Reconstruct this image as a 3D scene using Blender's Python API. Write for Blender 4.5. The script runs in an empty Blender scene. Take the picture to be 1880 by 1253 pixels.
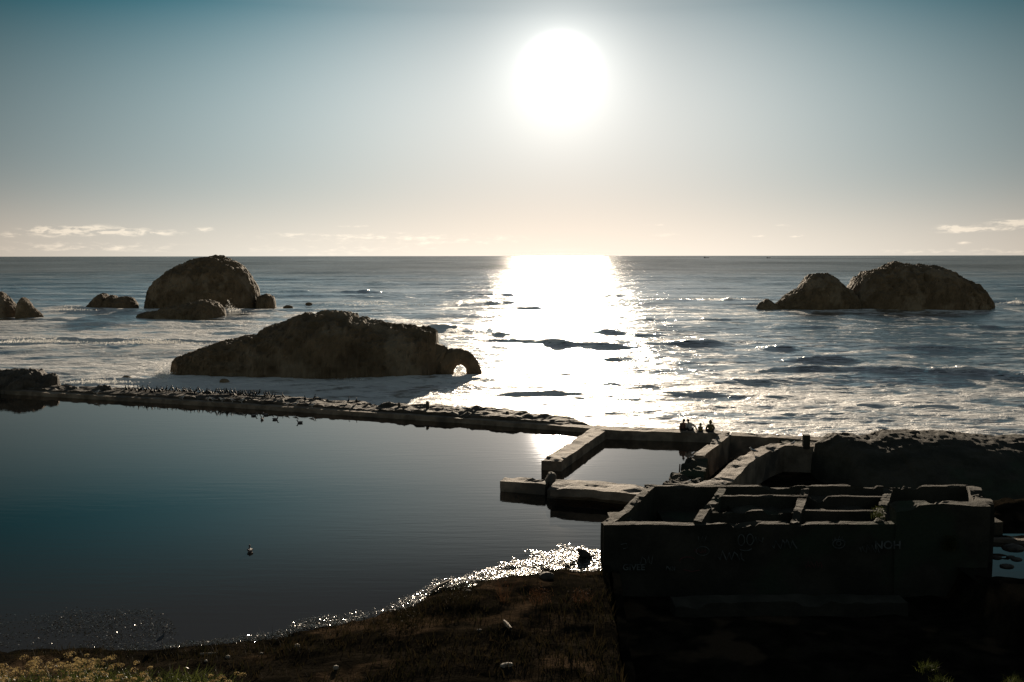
import bpy, bmesh, math, random
import numpy as np
from mathutils import Vector, Matrix

C = bpy.context.scene.collection
RAD = math.radians
random.seed(7)
rng = np.random.default_rng(11)

# ------------------------------------------------------------------ camera
F = 1828.0
H = 12.0
PITCH = 4.925
SEA = -2.0
cam_d = bpy.data.cameras.new('camera')
cam_d.sensor_width = 36.0
cam_d.lens = 36.0 * F / 1880.0
cam_d.clip_start = 0.1
cam_d.clip_end = 200000.0
cam = bpy.data.objects.new('camera', cam_d)
C.objects.link(cam)
CAM_R = Matrix.Rotation(RAD(90 - PITCH), 3, 'X') @ Matrix.Rotation(RAD(-0.07), 3, 'Z')
cam.matrix_world = Matrix.Translation((0, 0, H)) @ CAM_R.to_4x4()
bpy.context.scene.camera = cam


def ray(px, py):
    return CAM_R @ Vector(((px - 940.0) / F, (626.5 - py) / F, -1.0))


def P(px, py, z=0.0):
    """where the line of sight through a point of the survey picture meets the level z"""
    d = ray(px, py)
    t = (z - H) / d.z
    return Vector((d.x * t, d.y * t, z))


def PY(px, py, Y):
    d = ray(px, py)
    t = Y / d.y
    return Vector((d.x * t, Y, H + d.z * t))


SUN = ray(1029, 132).normalized()
SUN_EL = math.asin(SUN.z)
SUN_AZ = math.atan2(SUN.x, SUN.y)


# ------------------------------------------------------------------ noise
def _hash(i, j, k, seed):
    n = (i.astype(np.int64) * 374761393 + j.astype(np.int64) * 668265263 + k.astype(np.int64) * 2147483647 + seed * 1274126177) & 0xFFFFFFFF
    n = ((n ^ (n >> 13)) * 1274126177) & 0xFFFFFFFF
    n = (n ^ (n >> 16)) & 0xFFFFFFFF
    n = (n * 2246822519) & 0xFFFFFFFF
    n = n ^ (n >> 15)
    return (n & 0xFFFFFF) / float(0xFFFFFF) * 2 - 1


def vn3(x, y, z, seed=0):
    xi, yi, zi = np.floor(x), np.floor(y), np.floor(z)
    fx, fy, fz = x - xi, y - yi, z - zi
    fx = fx * fx * (3 - 2 * fx); fy = fy * fy * (3 - 2 * fy); fz = fz * fz * (3 - 2 * fz)
    r = 0
    for a in (0, 1):
        for b in (0, 1):
            for c in (0, 1):
                w = (fx if a else 1 - fx) * (fy if b else 1 - fy) * (fz if c else 1 - fz)
                r = r + w * _hash(xi + a, yi + b, zi + c, seed)
    return r


def vn2(x, y, seed=0):
    xi, yi = np.floor(x), np.floor(y)
    fx, fy = x - xi, y - yi
    fx = fx * fx * (3 - 2 * fx); fy = fy * fy * (3 - 2 * fy)
    z = np.zeros_like(xi)
    return ((1 - fx) * (1 - fy) * _hash(xi, yi, z, seed) + fx * (1 - fy) * _hash(xi + 1, yi, z, seed)
            + (1 - fx) * fy * _hash(xi, yi + 1, z, seed) + fx * fy * _hash(xi + 1, yi + 1, z, seed))


def fbm3(p, s, o=5, seed=0, ridged=False):
    r = 0; a = 1.0; t = 0
    for k in range(o):
        q = p * s
        n = vn3(q[:, 0] + 7.3 * k, q[:, 1] - 3.1 * k, q[:, 2] + 1.7 * k, seed + k)
        if ridged:
            n = 1 - 2 * np.abs(n)
        r = r + a * n; t += a; a *= .52; s *= 2.07
    return r / t


def fbm2(x, y, s, o=4, seed=0):
    r = 0; a = 1.0; t = 0
    for k in range(o):
        r = r + a * vn2(x * s + 5.1 * k, y * s - 2.7 * k, seed + k); t += a; a *= .52; s *= 2.03
    return r / t


def sstep(e0, e1, x):
    t = np.clip((x - e0) / (e1 - e0), 0, 1)
    return t * t * (3 - 2 * t)


# ------------------------------------------------------------------ objects
def tag(o, label=None, cat=None, group=None, kind=None):
    if label: o['label'] = label
    if cat: o['category'] = cat
    if group: o['group'] = group
    if kind: o['kind'] = kind
    return o


def mesh_np(name, verts, faces, mat=None, parent=None, smooth=True):
    me = bpy.data.meshes.new(name)
    verts = np.asarray(verts, dtype=np.float32)
    faces = np.asarray(faces, dtype=np.int32)
    n = faces.shape[1]
    me.vertices.add(len(verts)); me.vertices.foreach_set('co', verts.ravel())
    me.loops.add(faces.size); me.loops.foreach_set('vertex_index', faces.ravel())
    me.polygons.add(len(faces))
    me.polygons.foreach_set('loop_start', np.arange(0, faces.size, n, dtype=np.int32))
    me.polygons.foreach_set('use_smooth', np.full(len(faces), smooth, dtype=bool))
    me.update(calc_edges=True)
    if mat: me.materials.append(mat)
    o = bpy.data.objects.new(name, me); C.objects.link(o)
    if parent: o.parent = parent
    return o


def grid_faces(nr, nc, wrap=False):
    i = np.arange(nr - 1)[:, None]
    j = np.arange(nc if wrap else nc - 1)[None, :]
    j2 = (j + 1) % nc
    a = i * nc + j; b = i * nc + j2; c = (i + 1) * nc + j2; d = (i + 1) * nc + j
    return np.stack([a, b, c, d], -1).reshape(-1, 4)


def empty(name, loc=(0, 0, 0), rz=0):
    o = bpy.data.objects.new(name, None); C.objects.link(o)
    o.location = loc; o.rotation_euler = (0, 0, rz); o.empty_display_size = .2
    return o


def copy_tree(o, parent=None):
    c = o.copy(); C.objects.link(c)
    if parent: c.parent = parent
    for ch in list(o.children):
        copy_tree(ch, c)
    return c


# ------------------------------------------------------------------ materials
class NT:
    def __init__(self, tree):
        self.t = tree; self.n = tree.nodes; self.l = tree.links

    def node(self, typ, inp=None, **kw):
        n = self.n.new(typ)
        for k, v in kw.items(): setattr(n, k, v)
        for k, v in (inp or {}).items(): self.set(n.inputs[k], v)
        return n

    def set(self, s, v):
        if isinstance(v, bpy.types.NodeSocket): self.l.new(v, s)
        elif v is not None: s.default_value = v

    def m(self, op, a, b=None, c=None, clamp=False):
        n = self.n.new('ShaderNodeMath'); n.operation = op; n.use_clamp = clamp
        self.set(n.inputs[0], a)
        if b is not None: self.set(n.inputs[1], b)
        if c is not None: self.set(n.inputs[2], c)
        return n.outputs[0]

    def mr(self, v, a, b, c=0.0, d=1.0, typ='SMOOTHSTEP'):
        n = self.n.new('ShaderNodeMapRange'); n.interpolation_type = typ
        self.set(n.inputs[0], v)
        for k, q in zip((1, 2, 3, 4), (a, b, c, d)): self.set(n.inputs[k], q)
        return n.outputs[0]

    def mix(self, f, a, b, mode='MIX'):
        n = self.n.new('ShaderNodeMix'); n.data_type = 'RGBA'; n.blend_type = mode
        self.set(n.inputs[0], f); self.set(n.inputs[6], a); self.set(n.inputs[7], b)
        return n.outputs[2]

    def noise(self, vec, scale, detail=4.0, rough=.55, dist=0.0):
        n = self.node('ShaderNodeTexNoise', {'Vector': vec, 'Scale': scale, 'Detail': detail, 'Roughness': rough, 'Distortion': dist})
        return n.outputs[0]

    def mapping(self, vec, scale=(1, 1, 1), rot=(0, 0, 0)):
        return self.node('ShaderNodeMapping', {'Vector': vec, 'Scale': scale, 'Rotation': rot}).outputs[0]


def new_mat(name):
    m = bpy.data.materials.new(name); m.use_nodes = True
    t = NT(m.node_tree); t.n.clear()
    out = t.node('ShaderNodeOutputMaterial')
    return m, t, out


def col(*c): return (c[0], c[1], c[2], 1.0)


def rough_mat(name, c1, c2, scale=1.2, rough=.85, bump=.25, bscale=6.0, spec=.3, c3=None, lo=.35, hi=.65):
    m, t, out = new_mat(name)
    g = t.node('ShaderNodeNewGeometry')
    pos = g.outputs['Position']
    n1 = t.noise(pos, scale, 6, .6)
    c = t.mix(t.mr(n1, lo, hi), col(*c1), col(*c2))
    if c3:
        n3 = t.noise(pos, scale * .35, 3, .6)
        c = t.mix(t.mr(n3, .52, .62), c, col(*c3))
    n2 = t.noise(pos, bscale, 8, .65)
    b = t.node('ShaderNodeBump', {'Height': n2, 'Strength': bump, 'Distance': .15})
    p = t.node('ShaderNodeBsdfPrincipled', {'Base Color': c, 'Roughness': rough, 'Normal': b.outputs[0], 'Specular IOR Level': spec})
    t.l.new(p.outputs[0], out.inputs[0])
    return m


M = {}
M['rock'] = rough_mat('dark_rock', (.10, .070, .042), (.16, .112, .068), .35, .85, .3, 2.0, .25, (.20, .15, .10))
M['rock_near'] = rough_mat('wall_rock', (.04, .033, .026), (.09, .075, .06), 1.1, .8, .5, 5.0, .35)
M['concrete'] = rough_mat('weathered_concrete', (.12, .092, .066), (.26, .205, .155), .8, .82, .35, 7.0, .35, (.09, .075, .06))
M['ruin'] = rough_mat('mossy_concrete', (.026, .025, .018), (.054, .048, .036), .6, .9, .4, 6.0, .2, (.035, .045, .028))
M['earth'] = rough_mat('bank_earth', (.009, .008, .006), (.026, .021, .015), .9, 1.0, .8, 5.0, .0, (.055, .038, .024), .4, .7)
M['stone'] = rough_mat('pale_stone', (.30, .25, .19), (.45, .38, .30), 3.0, .7, .3, 9.0, .3)
M['stone_dark'] = rough_mat('shore_stone', (.03, .025, .02), (.08, .065, .05), 3.0, .7, .4, 9.0, .3)
M['wood'] = rough_mat('driftwood', (.20, .15, .10), (.34, .26, .19), 4.0, .75, .3, 20.0, .3)
M['metal'] = rough_mat('rusty_iron', (.03, .02, .015), (.07, .045, .03), 6.0, .7, .3, 20.0, .4)


def leaf_mat(name, c1, c2, rough=.35, trans=.5, spec=.5, scale=3.0):
    m, t, out = new_mat(name)
    g = t.node('ShaderNodeNewGeometry')
    n1 = t.noise(g.outputs['Position'], scale, 3, .6)
    c = t.mix(t.mr(n1, .35, .65), col(*c1), col(*c2))
    p = t.node('ShaderNodeBsdfPrincipled', {'Base Color': c, 'Roughness': rough, 'Specular IOR Level': spec})
    tr = t.node('ShaderNodeBsdfTranslucent', {'Color': c})
    mx = t.node('ShaderNodeMixShader', {0: trans, 1: p.outputs[0], 2: tr.outputs[0]})
    t.l.new(mx.outputs[0], out.inputs[0])
    return m


M['weed'] = leaf_mat('low_weed', (.010, .011, .005), (.030, .022, .011), .7, .3, .05)
M['pondweed'] = leaf_mat('wet_pondweed', (.03, .03, .015), (.07, .055, .03), .16, .2, .8)
M['umbel'] = leaf_mat('umbel_heads', (.24, .165, .065), (.46, .35, .16), .7, .4, .2, 6.0)
M['umbel_leaf'] = leaf_mat('umbel_leaves', (.02, .028, .008), (.06, .07, .018), .5, .45, .3, 4.0)
M['dry'] = leaf_mat('dry_stalks', (.035, .018, .010), (.08, .042, .022), .8, .35, .05, 4.0)


def plain(name, c, rough=.8, spec=.3):
    return rough_mat(name, tuple(x * .8 for x in c), tuple(min(1, x * 1.15) for x in c), 14.0, rough, .15, 40.0, spec)


# ---- sky
w = bpy.data.worlds.new('World'); bpy.context.scene.world = w
w.use_nodes = True
t = NT(w.node_tree); t.n.clear()
out = t.node('ShaderNodeOutputWorld')
sky = t.node('ShaderNodeTexSky', sky_type='NISHITA', sun_disc=False)
sky.sun_elevation = SUN_EL
sky.sun_rotation = SUN_AZ
sky.altitude = 10; sky.air_density = 1.0; sky.dust_density = .6; sky.ozone_density = 1.6
dirv = t.node('ShaderNodeTexCoord').outputs['Generated']
sep = t.node('ShaderNodeSeparateXYZ', {0: dirv})
X_, Y_, Z_ = sep.outputs
DEG = 180 / math.pi
az = t.m('MULTIPLY', t.m('ARCTAN2', X_, Y_), DEG)
el = t.m('MULTIPLY', t.m('ARCSINE', Z_), DEG)
dot = t.node('ShaderNodeVectorMath', {0: dirv, 1: tuple(SUN)}, operation='DOT_PRODUCT').outputs['Value']
ang = t.m('MULTIPLY', t.m('ARCCOSINE', t.m('MINIMUM', dot, 1.0)), DEG)


def gauss(v, s, a):
    q = t.m('DIVIDE', v, s)
    return t.m('MULTIPLY', t.m('EXPONENT', t.m('MULTIPLY', t.m('MULTIPLY', q, q), -1.0)), a)


def expo(v, s, a):
    return t.m('MULTIPLY', t.m('EXPONENT', t.m('DIVIDE', v, -s)), a)


SKY_STRENGTH = .065
core = t.m('ADD', gauss(ang, .95, 26.0), t.m('ADD', expo(ang, 1.5, .62), gauss(ang, 3.6, .27)))
# clouds low over the horizon: (azimuth, elevation, half width, half height, strength) in degrees
cl = None
cn = t.node('ShaderNodeCombineXYZ', {0: t.m('MULTIPLY', az, 1.1), 1: t.m('MULTIPLY', el, 4.2), 2: 3.7}).outputs[0]
n_big = t.noise(cn, 1.0, 6, .62, .3)


def pix_ae(px, py):
    d = ray(px, py).normalized()
    return math.degrees(math.atan2(d.x, d.y)), math.degrees(math.asin(d.z))


clouds = [(92, 424, 45, 9, 1.0), (190, 424, 62, 9, 1.05), (290, 427, 50, 5, .9), (150, 455, 200, 12, .55), (8, 432, 20, 5, .6),
          (378, 421, 16, 4, .8), (700, 436, 170, 9, .40), (520, 432, 130, 6, .30), (620, 460, 190, 12, .42), (655, 416, 40, 3, .5),
          (880, 440, 200, 12, .35), (1200, 414, 20, 3, .5), (1230, 432, 60, 5, .35), (1390, 434, 14, 3, .6), (1462, 433, 16, 3, .8),
          (1440, 414, 20, 3, .4), (1758, 421, 38, 7, 1.2), (1768, 446, 14, 3, .6), (1862, 408, 40, 6, 1.0), (1850, 420, 34, 4, .9),
          (1780, 462, 220, 7, .5), (1300, 452, 300, 10, .15)]
for (px, py, sx, sy, st) in clouds:
    a0, e0 = pix_ae(px, py)
    dx = t.m('DIVIDE', t.m('SUBTRACT', az, a0), sx / 32.0)
    dy = t.m('DIVIDE', t.m('SUBTRACT', el, e0), sy / 32.0)
    g = t.m('MULTIPLY', t.m('EXPONENT', t.m('MULTIPLY', t.m('ADD', t.m('MULTIPLY', dx, dx), t.m('MULTIPLY', dy, dy)), -1.0)), st)
    cl = g if cl is None else t.m('ADD', cl, g)
cover = t.mr(t.m('MULTIPLY', cl, t.m('ADD', .55, t.m('MULTIPLY', t.m('SUBTRACT', n_big, .5), 4.0))), .12, .85)
elp = t.m('MAXIMUM', el, 0.0)
azs = t.m('SUBTRACT', az, .9)
Zb = gauss(azs, 26.0, 1.0)
band = t.m('MULTIPLY', gauss(azs, 20.0, 1.0), gauss(elp, 7.0, 1.0))
slope = t.m('MULTIPLY', Zb, t.m('DIVIDE', t.m('MINIMUM', elp, 13.4), 15.0))
Zf = t.m('MULTIPLY', Zb, t.mr(el, 13.4, 26.0, 1.0, .62))
slope = t.m('MULTIPLY', slope, t.mr(el, 13.4, 26.0, 1.0, .62))
rim = gauss(elp, 3.0, 1.0)
warm = gauss(ang, 14.0, 1.0)
rest = t.node('ShaderNodeVectorMath', {0: sky.outputs[0], 'Scale': t.mr(ang, 38.0, 75.0, 0.0, SKY_STRENGTH)}, operation='SCALE').outputs[0]


def sc(colr, f):
    return t.node('ShaderNodeVectorMath', {0: colr, 'Scale': f}, operation='SCALE').outputs[0]


def add(a, b):
    return t.node('ShaderNodeVectorMath', {0: a, 1: b}, operation='ADD').outputs[0]


rest = t.node('ShaderNodeVectorMath', {0: rest, 1: (1.25, 1.0, .74)}, operation='MULTIPLY').outputs[0]
tot = add(rest, sc((1.0, .97, .90), core))
tot = add(tot, sc((1.244, 1.395, 1.372), Zf))
tot = add(tot, sc((-.705, -.791, -.802), band))
tot = add(tot, sc((.234, .137, .07), rim))
tot = add(tot, sc((.426, .256, .178), warm))
tot = add(tot, sc((-1.349, -1.279, -1.16), slope))
tot = t.mix(t.mr(el, 12.6, 20.0), tot, add(sc((.066, .078, .090), gauss(azs, 48.0, 1.0)), rest))
tot = t.node('ShaderNodeVectorMath', {0: tot, 1: (.004, .006, .008)}, operation='MAXIMUM').outputs[0]
tot = add(tot, sc((.30, .24, .17), cover))
tot = sc(tot, t.m('MULTIPLY', t.mr(el, -1.6, -.25, .03, 1.0), 1.09 * 2 ** -.3))
bg = t.node('ShaderNodeBackground', {0: tot, 1: 1.0})
t.l.new(bg.outputs[0], out.inputs[0])
WORLD = t

sun_d = bpy.data.lights.new('sun', 'SUN')
sun_d.energy = 5.0; sun_d.angle = RAD(.53); sun_d.color = (1.0, .83, .63)
sun = bpy.data.objects.new('sun', sun_d); C.objects.link(sun)
sun.rotation_euler = SUN.to_track_quat('Z', 'Y').to_euler()
sun.location = (0, 0, 60)

vs = bpy.context.scene.view_settings
vs.view_transform = 'Standard'; vs.look = 'None'; vs.gamma = 1.0; vs.use_curve_mapping = False
vs.exposure = 0.3


# ------------------------------------------------------------------ sea
def build_sea():
    rows_px = np.concatenate([np.array([471.95, 472.2]), np.arange(472.5, 500, .5), np.arange(500, 812, .42)])
    dep = np.arctan((rows_px - 470.5) / F * np.cos(RAD(4.878)) ** 2) # close to the true angle below the horizon
    a = np.arctan((rows_px - 626.5) / F) + RAD(4.878)
    a = np.maximum(a, RAD(.012))
    Yr = (H - SEA) / np.tan(a)
    nc = 1250
    u = np.linspace(-.70, .70, nc)
    Y = np.repeat(Yr[:, None], nc, 1)
    X = Y * u[None, :]
    dY = np.abs(np.gradient(Yr))[:, None]
    Z = np.zeros_like(X)
    foam = np.zeros_like(X)

    def fade(lam):
        return np.clip((lam / (2.6 * dY) - 1), 0, 1)

    # open swell, long crested, coming in from the horizon
    warp = fbm2(X, Y, .012, 3, 5) * 26
    amp_far = sstep(60, 260, Y)
    for lam, amp, th, s in ((46, .55, .05, 1), (27, .32, -.12, 2), (15, .18, .2, 3), (9, .09, -.28, 4), (5.2, .05, .33, 6), (3.1, .032, -.1, 8)):
        k = 2 * math.pi / lam
        ph = (Y * math.cos(th) + X * math.sin(th) + warp) * k + s * 2.1
        env = .55 + .75 * fbm2(X * .35, Y, 1.1 / lam, 2, 30 + s)
        sh = 1 - 2 * np.abs(np.sin(ph / 2)) ** 1.25
        Z += amp * env * sh * fade(lam) * (.45 + .55 * amp_far)
    # choppy small water
    for sc_, amp, s in ((.35, .16, 40), (.8, .10, 50), (1.9, .05, 60)):
        f = fade(1 / sc_)
        Z += amp * fbm2(X * .55, Y, sc_, 3, s) * f
    # breakers read from where they stand: (x0,y0,x1,y1,height m,front width m,foam)
    br = [(-60, 628, 420, 632, 1.15, 2.6, .9), (860, 630, 1205, 637, 1.0, 2.8, .8), (1095, 607, 1188, 612, 1.1, 2.6, .4),
          (1232, 633, 1345, 632, .8, 2.2, .2), (1398, 640, 1468, 640, .9, 2.2, 0), (1425, 659, 1590, 659, .9, 2.2, .05),
          (1395, 684, 1600, 683, .8, 2.0, .25), (1590, 684, 1850, 690, 1.15, 2.2, .15), (1820, 692, 1990, 700, .9, 2.0, .1), (1188, 666, 1255, 668, .7, 1.9, .1),
          (1092, 656, 1146, 658, .6, 1.9, .6), (755, 600, 860, 606, 1.3, 3.4, .7), (900, 612, 950, 612, .8, 2.5, .5),
          (935, 566, 1015, 566, 1.4, 4, .7), (-60, 531, 68, 531, 1.5, 6, 0), (470, 535, 600, 536, 1.1, 5, 0), (620, 537, 705, 537, 1.3, 5, 0),
          (815, 557, 965, 556, 1.2, 5, .5), (1170, 549, 1420, 553, 1.2, 5, .5), (1830, 558, 1990, 560, 1.5, 4, .5), (1640, 602, 1990, 603, .9, 3.5, .2),
          (80, 569, 160, 570, 1.0, 4, .7), (60, 585, 230, 590, .8, 3.2, .2), (110, 703, 330, 703, .75, 1.5, .8), (620, 549, 800, 549, .7, 4, .5),
          (1420, 598, 1560, 600, .7, 3, .05), (540, 556, 640, 560, .7, 3.5, .5), (1620, 640, 1800, 642, .5, 2.2, .1), (960, 690, 1060, 692, .5, 1.8, .5),
          (1040, 545, 1160, 545, 1.0, 5, .1), (640, 523, 760, 523, .9, 6, 0), (1150, 585, 1400, 588, .7, 3, .1), (860, 545, 1000, 541, 1.0, 5, 0),
          (1200, 720, 1500, 726, .35, 1.5, .6), (1500, 740, 1800, 745, .35, 1.5, .6), (900, 720, 1100, 724, .35, 1.5, .6)]
    for i, (x0, y0, x1, y1, h, wd, fm) in enumerate(br):
        a0 = P(x0, y0, SEA); a1 = P(x1, y1, SEA)
        hf = math.hypot(a1.x - a0.x, a1.y - a0.y)
        tt = ((X - a0.x) * (a1.x - a0.x) + (Y - a0.y) * (a1.y - a0.y)) / hf ** 2
        yc = a0.y + (a1.y - a0.y) * tt + (fbm2(X, X * 0 + i * 9.1, .12, 3, 80 + i)) * wd * .9
        e = sstep(-.22, .40, tt) * sstep(-.22, .40, 1 - tt) * (.75 + .5 * fbm2(X, X * 0 + i * 3.3, .3, 3, 120 + i))
        d = Y - yc            # + behind the crest
        prof = np.where(d < 0, np.exp(-(d / (wd * .62)) ** 2), np.exp(-(d / (wd * 1.9)) ** 2))
        Z += h * (.85 if 540 < (y0 + y1) / 2 < 672 and x0 > 740 and x0 < 1240 else .95) * e * prof
        foam += fm * e * np.exp(-((d + wd * .15) / (wd * .75)) ** 2) * 1.0
        foam += min(fm, .5) * e * np.where(d > 0, np.exp(-(d / (wd * 5)) ** 2), 0) * .5
    # surf zone: foam spread where the water shoals
    pxu = 940 + u[None, :] * F
    rp = np.repeat(rows_px[:, None], nc, 1)
    wob = fbm2(X, Y, .02, 4, 200) * 30
    left = sstep(550, 600, rp + wob) * sstep(1050, 700, pxu + 0 * rp)
    mid = sstep(600, 720, rp + wob)
    right = sstep(660, 750, rp + wob + (fbm2(X, Y, .05, 3, 210) * 20))
    zone = np.maximum(np.maximum(left * .82, mid * .62 * sstep(1500, 1200, pxu + 0 * rp)), right * .78)
    zone = np.maximum(zone, .30 * sstep(545, 560, rp + wob))
    foam += zone
    # wash round the sea rocks
    for (px, py, rx, ry, s) in ((340, 572, 14, 22, .3), (430, 566, 12, 14, .5), (600, 695, 17, 8, .12), (840, 690, 7, 7, .6), (330, 690, 6, 8, .8), (1600, 568, 42, 20, .35), (200, 568, 10, 18, .5)):
        c = P(px, py, SEA)
        foam += s * np.exp(-((X - c.x) / rx) ** 2 - ((Y - c.y) / ry) ** 2)
    co = np.stack([X, Y, Z + SEA], -1).reshape(-1, 3)
    m, t, out = new_mat('sea_water')
    g = t.node('ShaderNodeNewGeometry')
    pos = g.outputs['Position']
    at = t.node('ShaderNodeAttribute', attribute_name='foam').outputs['Fac']
    v1 = t.mapping(pos, (.11, .20, .3), (0, 0, .05))
    n1 = t.noise(v1, 1.0, 8, .68, .6)
    v2 = t.mapping(pos, (.45, .62, .7), (0, 0, -.08))
    n2 = t.noise(v2, 1.0, 6, .6, 1.2)
    nn = t.m('ADD', t.m('MULTIPLY', n1, .65), t.m('MULTIPLY', n2, .35))
    f = t.mr(t.m('ADD', at, t.m('MULTIPLY', t.m('SUBTRACT', nn, .5), 5.2)), .34, .95)
    # ripples: near, middle and far scales
    b1 = t.noise(t.mapping(pos, (.75, .60, .6), (0, 0, .1)), 1.0, 6, .62, .5)
    b3 = t.noise(t.mapping(pos, (.16, .20, .2), (0, 0, -.12)), 1.0, 5, .6, .4)
    b2 = t.noise(t.mapping(pos, (.030, .055, .1), (0, 0, .05)), 1.0, 6, .65, .2)
    b4 = t.noise(t.mapping(pos, (.0035, .009, .1), (0, 0, .03)), 1.0, 7, .7, .2)
    b2 = t.m('ADD', b2, t.m('MULTIPLY', b4, 7.0))
    bh = t.m('ADD', t.m('ADD', t.m('MULTIPLY', b1, .13), t.m('MULTIPLY', b3, .38)), t.m('MULTIPLY', b2, 1.0))
    bmp = t.node('ShaderNodeBump', {'Height': bh, 'Strength': 1.0, 'Distance': 1.0})
    deep = t.mix(t.mr(t.noise(t.mapping(pos, (.01, .03, 1)), 1.0, 4), .35, .65), col(.010, .014, .013), col(.020, .024, .020))
    wd_ = t.node('ShaderNodeBsdfDiffuse', {'Color': deep, 'Normal': bmp.outputs[0]})
    wg_ = t.node('ShaderNodeBsdfGlossy', {'Color': col(.93, .98, 1.0), 'Roughness': t.mr(t.noise(t.mapping(pos, (.012, .004, .01)), 1.0, 8, .7), .38, .62, .045, .13), 'Normal': bmp.outputs[0]}, distribution='BECKMANN')
    wg2 = t.node('ShaderNodeBsdfGlossy', {'Color': col(1, 1, 1), 'Roughness': .30, 'Normal': bmp.outputs[0]}, distribution='BECKMANN')
    wg_ = t.node('ShaderNodeMixShader', {0: .5, 1: wg_.outputs[0], 2: wg2.outputs[0]})
    fr_ = t.node('ShaderNodeFresnel', {'IOR': 1.333, 'Normal': bmp.outputs[0]})
    # rough water far off turns its facets to the viewer, so it mirrors less than a flat sheet would
    dist_ = t.node('ShaderNodeVectorMath', {0: pos}, operation='LENGTH').outputs['Value']
    fe_ = t.m('MULTIPLY', fr_.outputs[0], t.mr(dist_, 120.0, 1100.0, .92, .37))
    wind = t.noise(t.mapping(pos, (.0022, .0009, .01), (0, 0, .06)), 1.0, 15, .78, .3)
    fe_ = t.m('MULTIPLY', fe_, t.mr(wind, .36, .64, .55, 1.35, 'LINEAR'))
    wtr = t.node('ShaderNodeMixShader', {0: fe_, 1: wd_.outputs[0], 2: wg_.outputs[0]})
    bf = t.node('ShaderNodeBump', {'Height': t.m('ADD', nn, t.m('MULTIPLY', b1, .4)), 'Strength': 1.0, 'Distance': 1.1})
    fo = t.node('ShaderNodeBsdfPrincipled', {'Base Color': col(.80, .79, .77), 'Roughness': .5, 'Specular IOR Level': .28, 'Normal': bf.outputs[0]})
    mx = t.node('ShaderNodeMixShader', {0: f, 1: wtr.outputs[0], 2: fo.outputs[0]})
    t.l.new(mx.outputs[0], out.inputs[0])
    o = mesh_np('sea', co, grid_faces(len(Yr), nc), m)
    at = o.data.attributes.new('foam', 'FLOAT', 'POINT')
    at.data.foreach_set('value', np.clip(foam, 0, 1.0).astype(np.float32).ravel())
    tag(o, 'foaming grey sea running out to the horizon under the low sun', 'sea', kind='structure')


build_sea()

# ------------------------------------------------------------------ pond
SHORE = [(-200, 1196), (0, 1196), (150, 1192), (300, 1190), (420, 1180), (500, 1174), (560, 1158), (640, 1142), (700, 1128),
         (760, 1108), (800, 1084), (850, 1068), (920, 1054), (960, 1046), (1030, 1042), (1100, 1044), (1200, 1040), (1500, 1046), (2200, 1060)]
sw = [P(a, b, 0) for a, b in SHORE]
SHX = np.array([p.x for p in sw]); SHY = np.array([p.y for p in sw])


def pond_mat():
    m, t, out = new_mat('pond_water')
    pos = t.node('ShaderNodeNewGeometry').outputs['Position']
    v = t.mapping(pos, (.35, 2.4, 1), (0, 0, .22))
    a = t.noise(v, 1.0, 3, .5, .3)
    v2 = t.mapping(pos, (1.4, 6.0, 1), (0, 0, .10))
    b = t.noise(v2, 1.0, 2, .5, .2)
    patch = t.mr(t.noise(t.mapping(pos, (.05, .08, 1)), 1.0, 3), .35, .65, .35, 1.0)
    h = t.m('MULTIPLY', t.m('ADD', t.m('MULTIPLY', a, .0036), t.m('MULTIPLY', b, .0011)), patch)
    bm = t.node('ShaderNodeBump', {'Height': h, 'Strength': 1.0, 'Distance': 1.0})
    pd = t.node('ShaderNodeBsdfDiffuse', {'Color': col(.012, .012, .010), 'Normal': bm.outputs[0]})
    pg = t.node('ShaderNodeBsdfGlossy', {'Color': col(1.0, .91, .85), 'Roughness': .02, 'Normal': bm.outputs[0]})
    pf = t.node('ShaderNodeFresnel', {'IOR': 2.3, 'Normal': bm.outputs[0]})
    p = t.node('ShaderNodeMixShader', {0: pf.outputs[0], 1: pd.outputs[0], 2: pg.outputs[0]})
    t.l.new(p.outputs[0], out.inputs[0])
    return m


M['pond'] = pond_mat()


def flat_poly(name, pts, mat, kind='structure'):
    bm = bmesh.new()
    bm.faces.new([bm.verts.new(p) for p in pts])
    me = bpy.data.meshes.new(name); bm.to_mesh(me); bm.free()
    me.materials.append(mat)
    o = bpy.data.objects.new(name, me); C.objects.link(o)
    if kind: o['kind'] = kind
    return o


z0 = 0.0
pond_pts = [Vector((-95, 22, z0)), Vector((2.6, 22, z0)), Vector((3.55, 36, z0)), Vector((3.9, 38.3, z0)), P(1135, 985), P(1190, 915), P(1262, 893), P(1290, 842), P(1335, 806), P(1125, 794),
            P(1060, 791), P(700, 764), P(400, 742), P(0, 720), P(-400, 690)]
pond_pts = [Vector((p.x, p.y, z0)) for p in pond_pts]
tag(flat_poly('pond', pond_pts, M['pond']), 'still dark pond mirroring the sun inside the ruined sea walls', 'pond')


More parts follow.
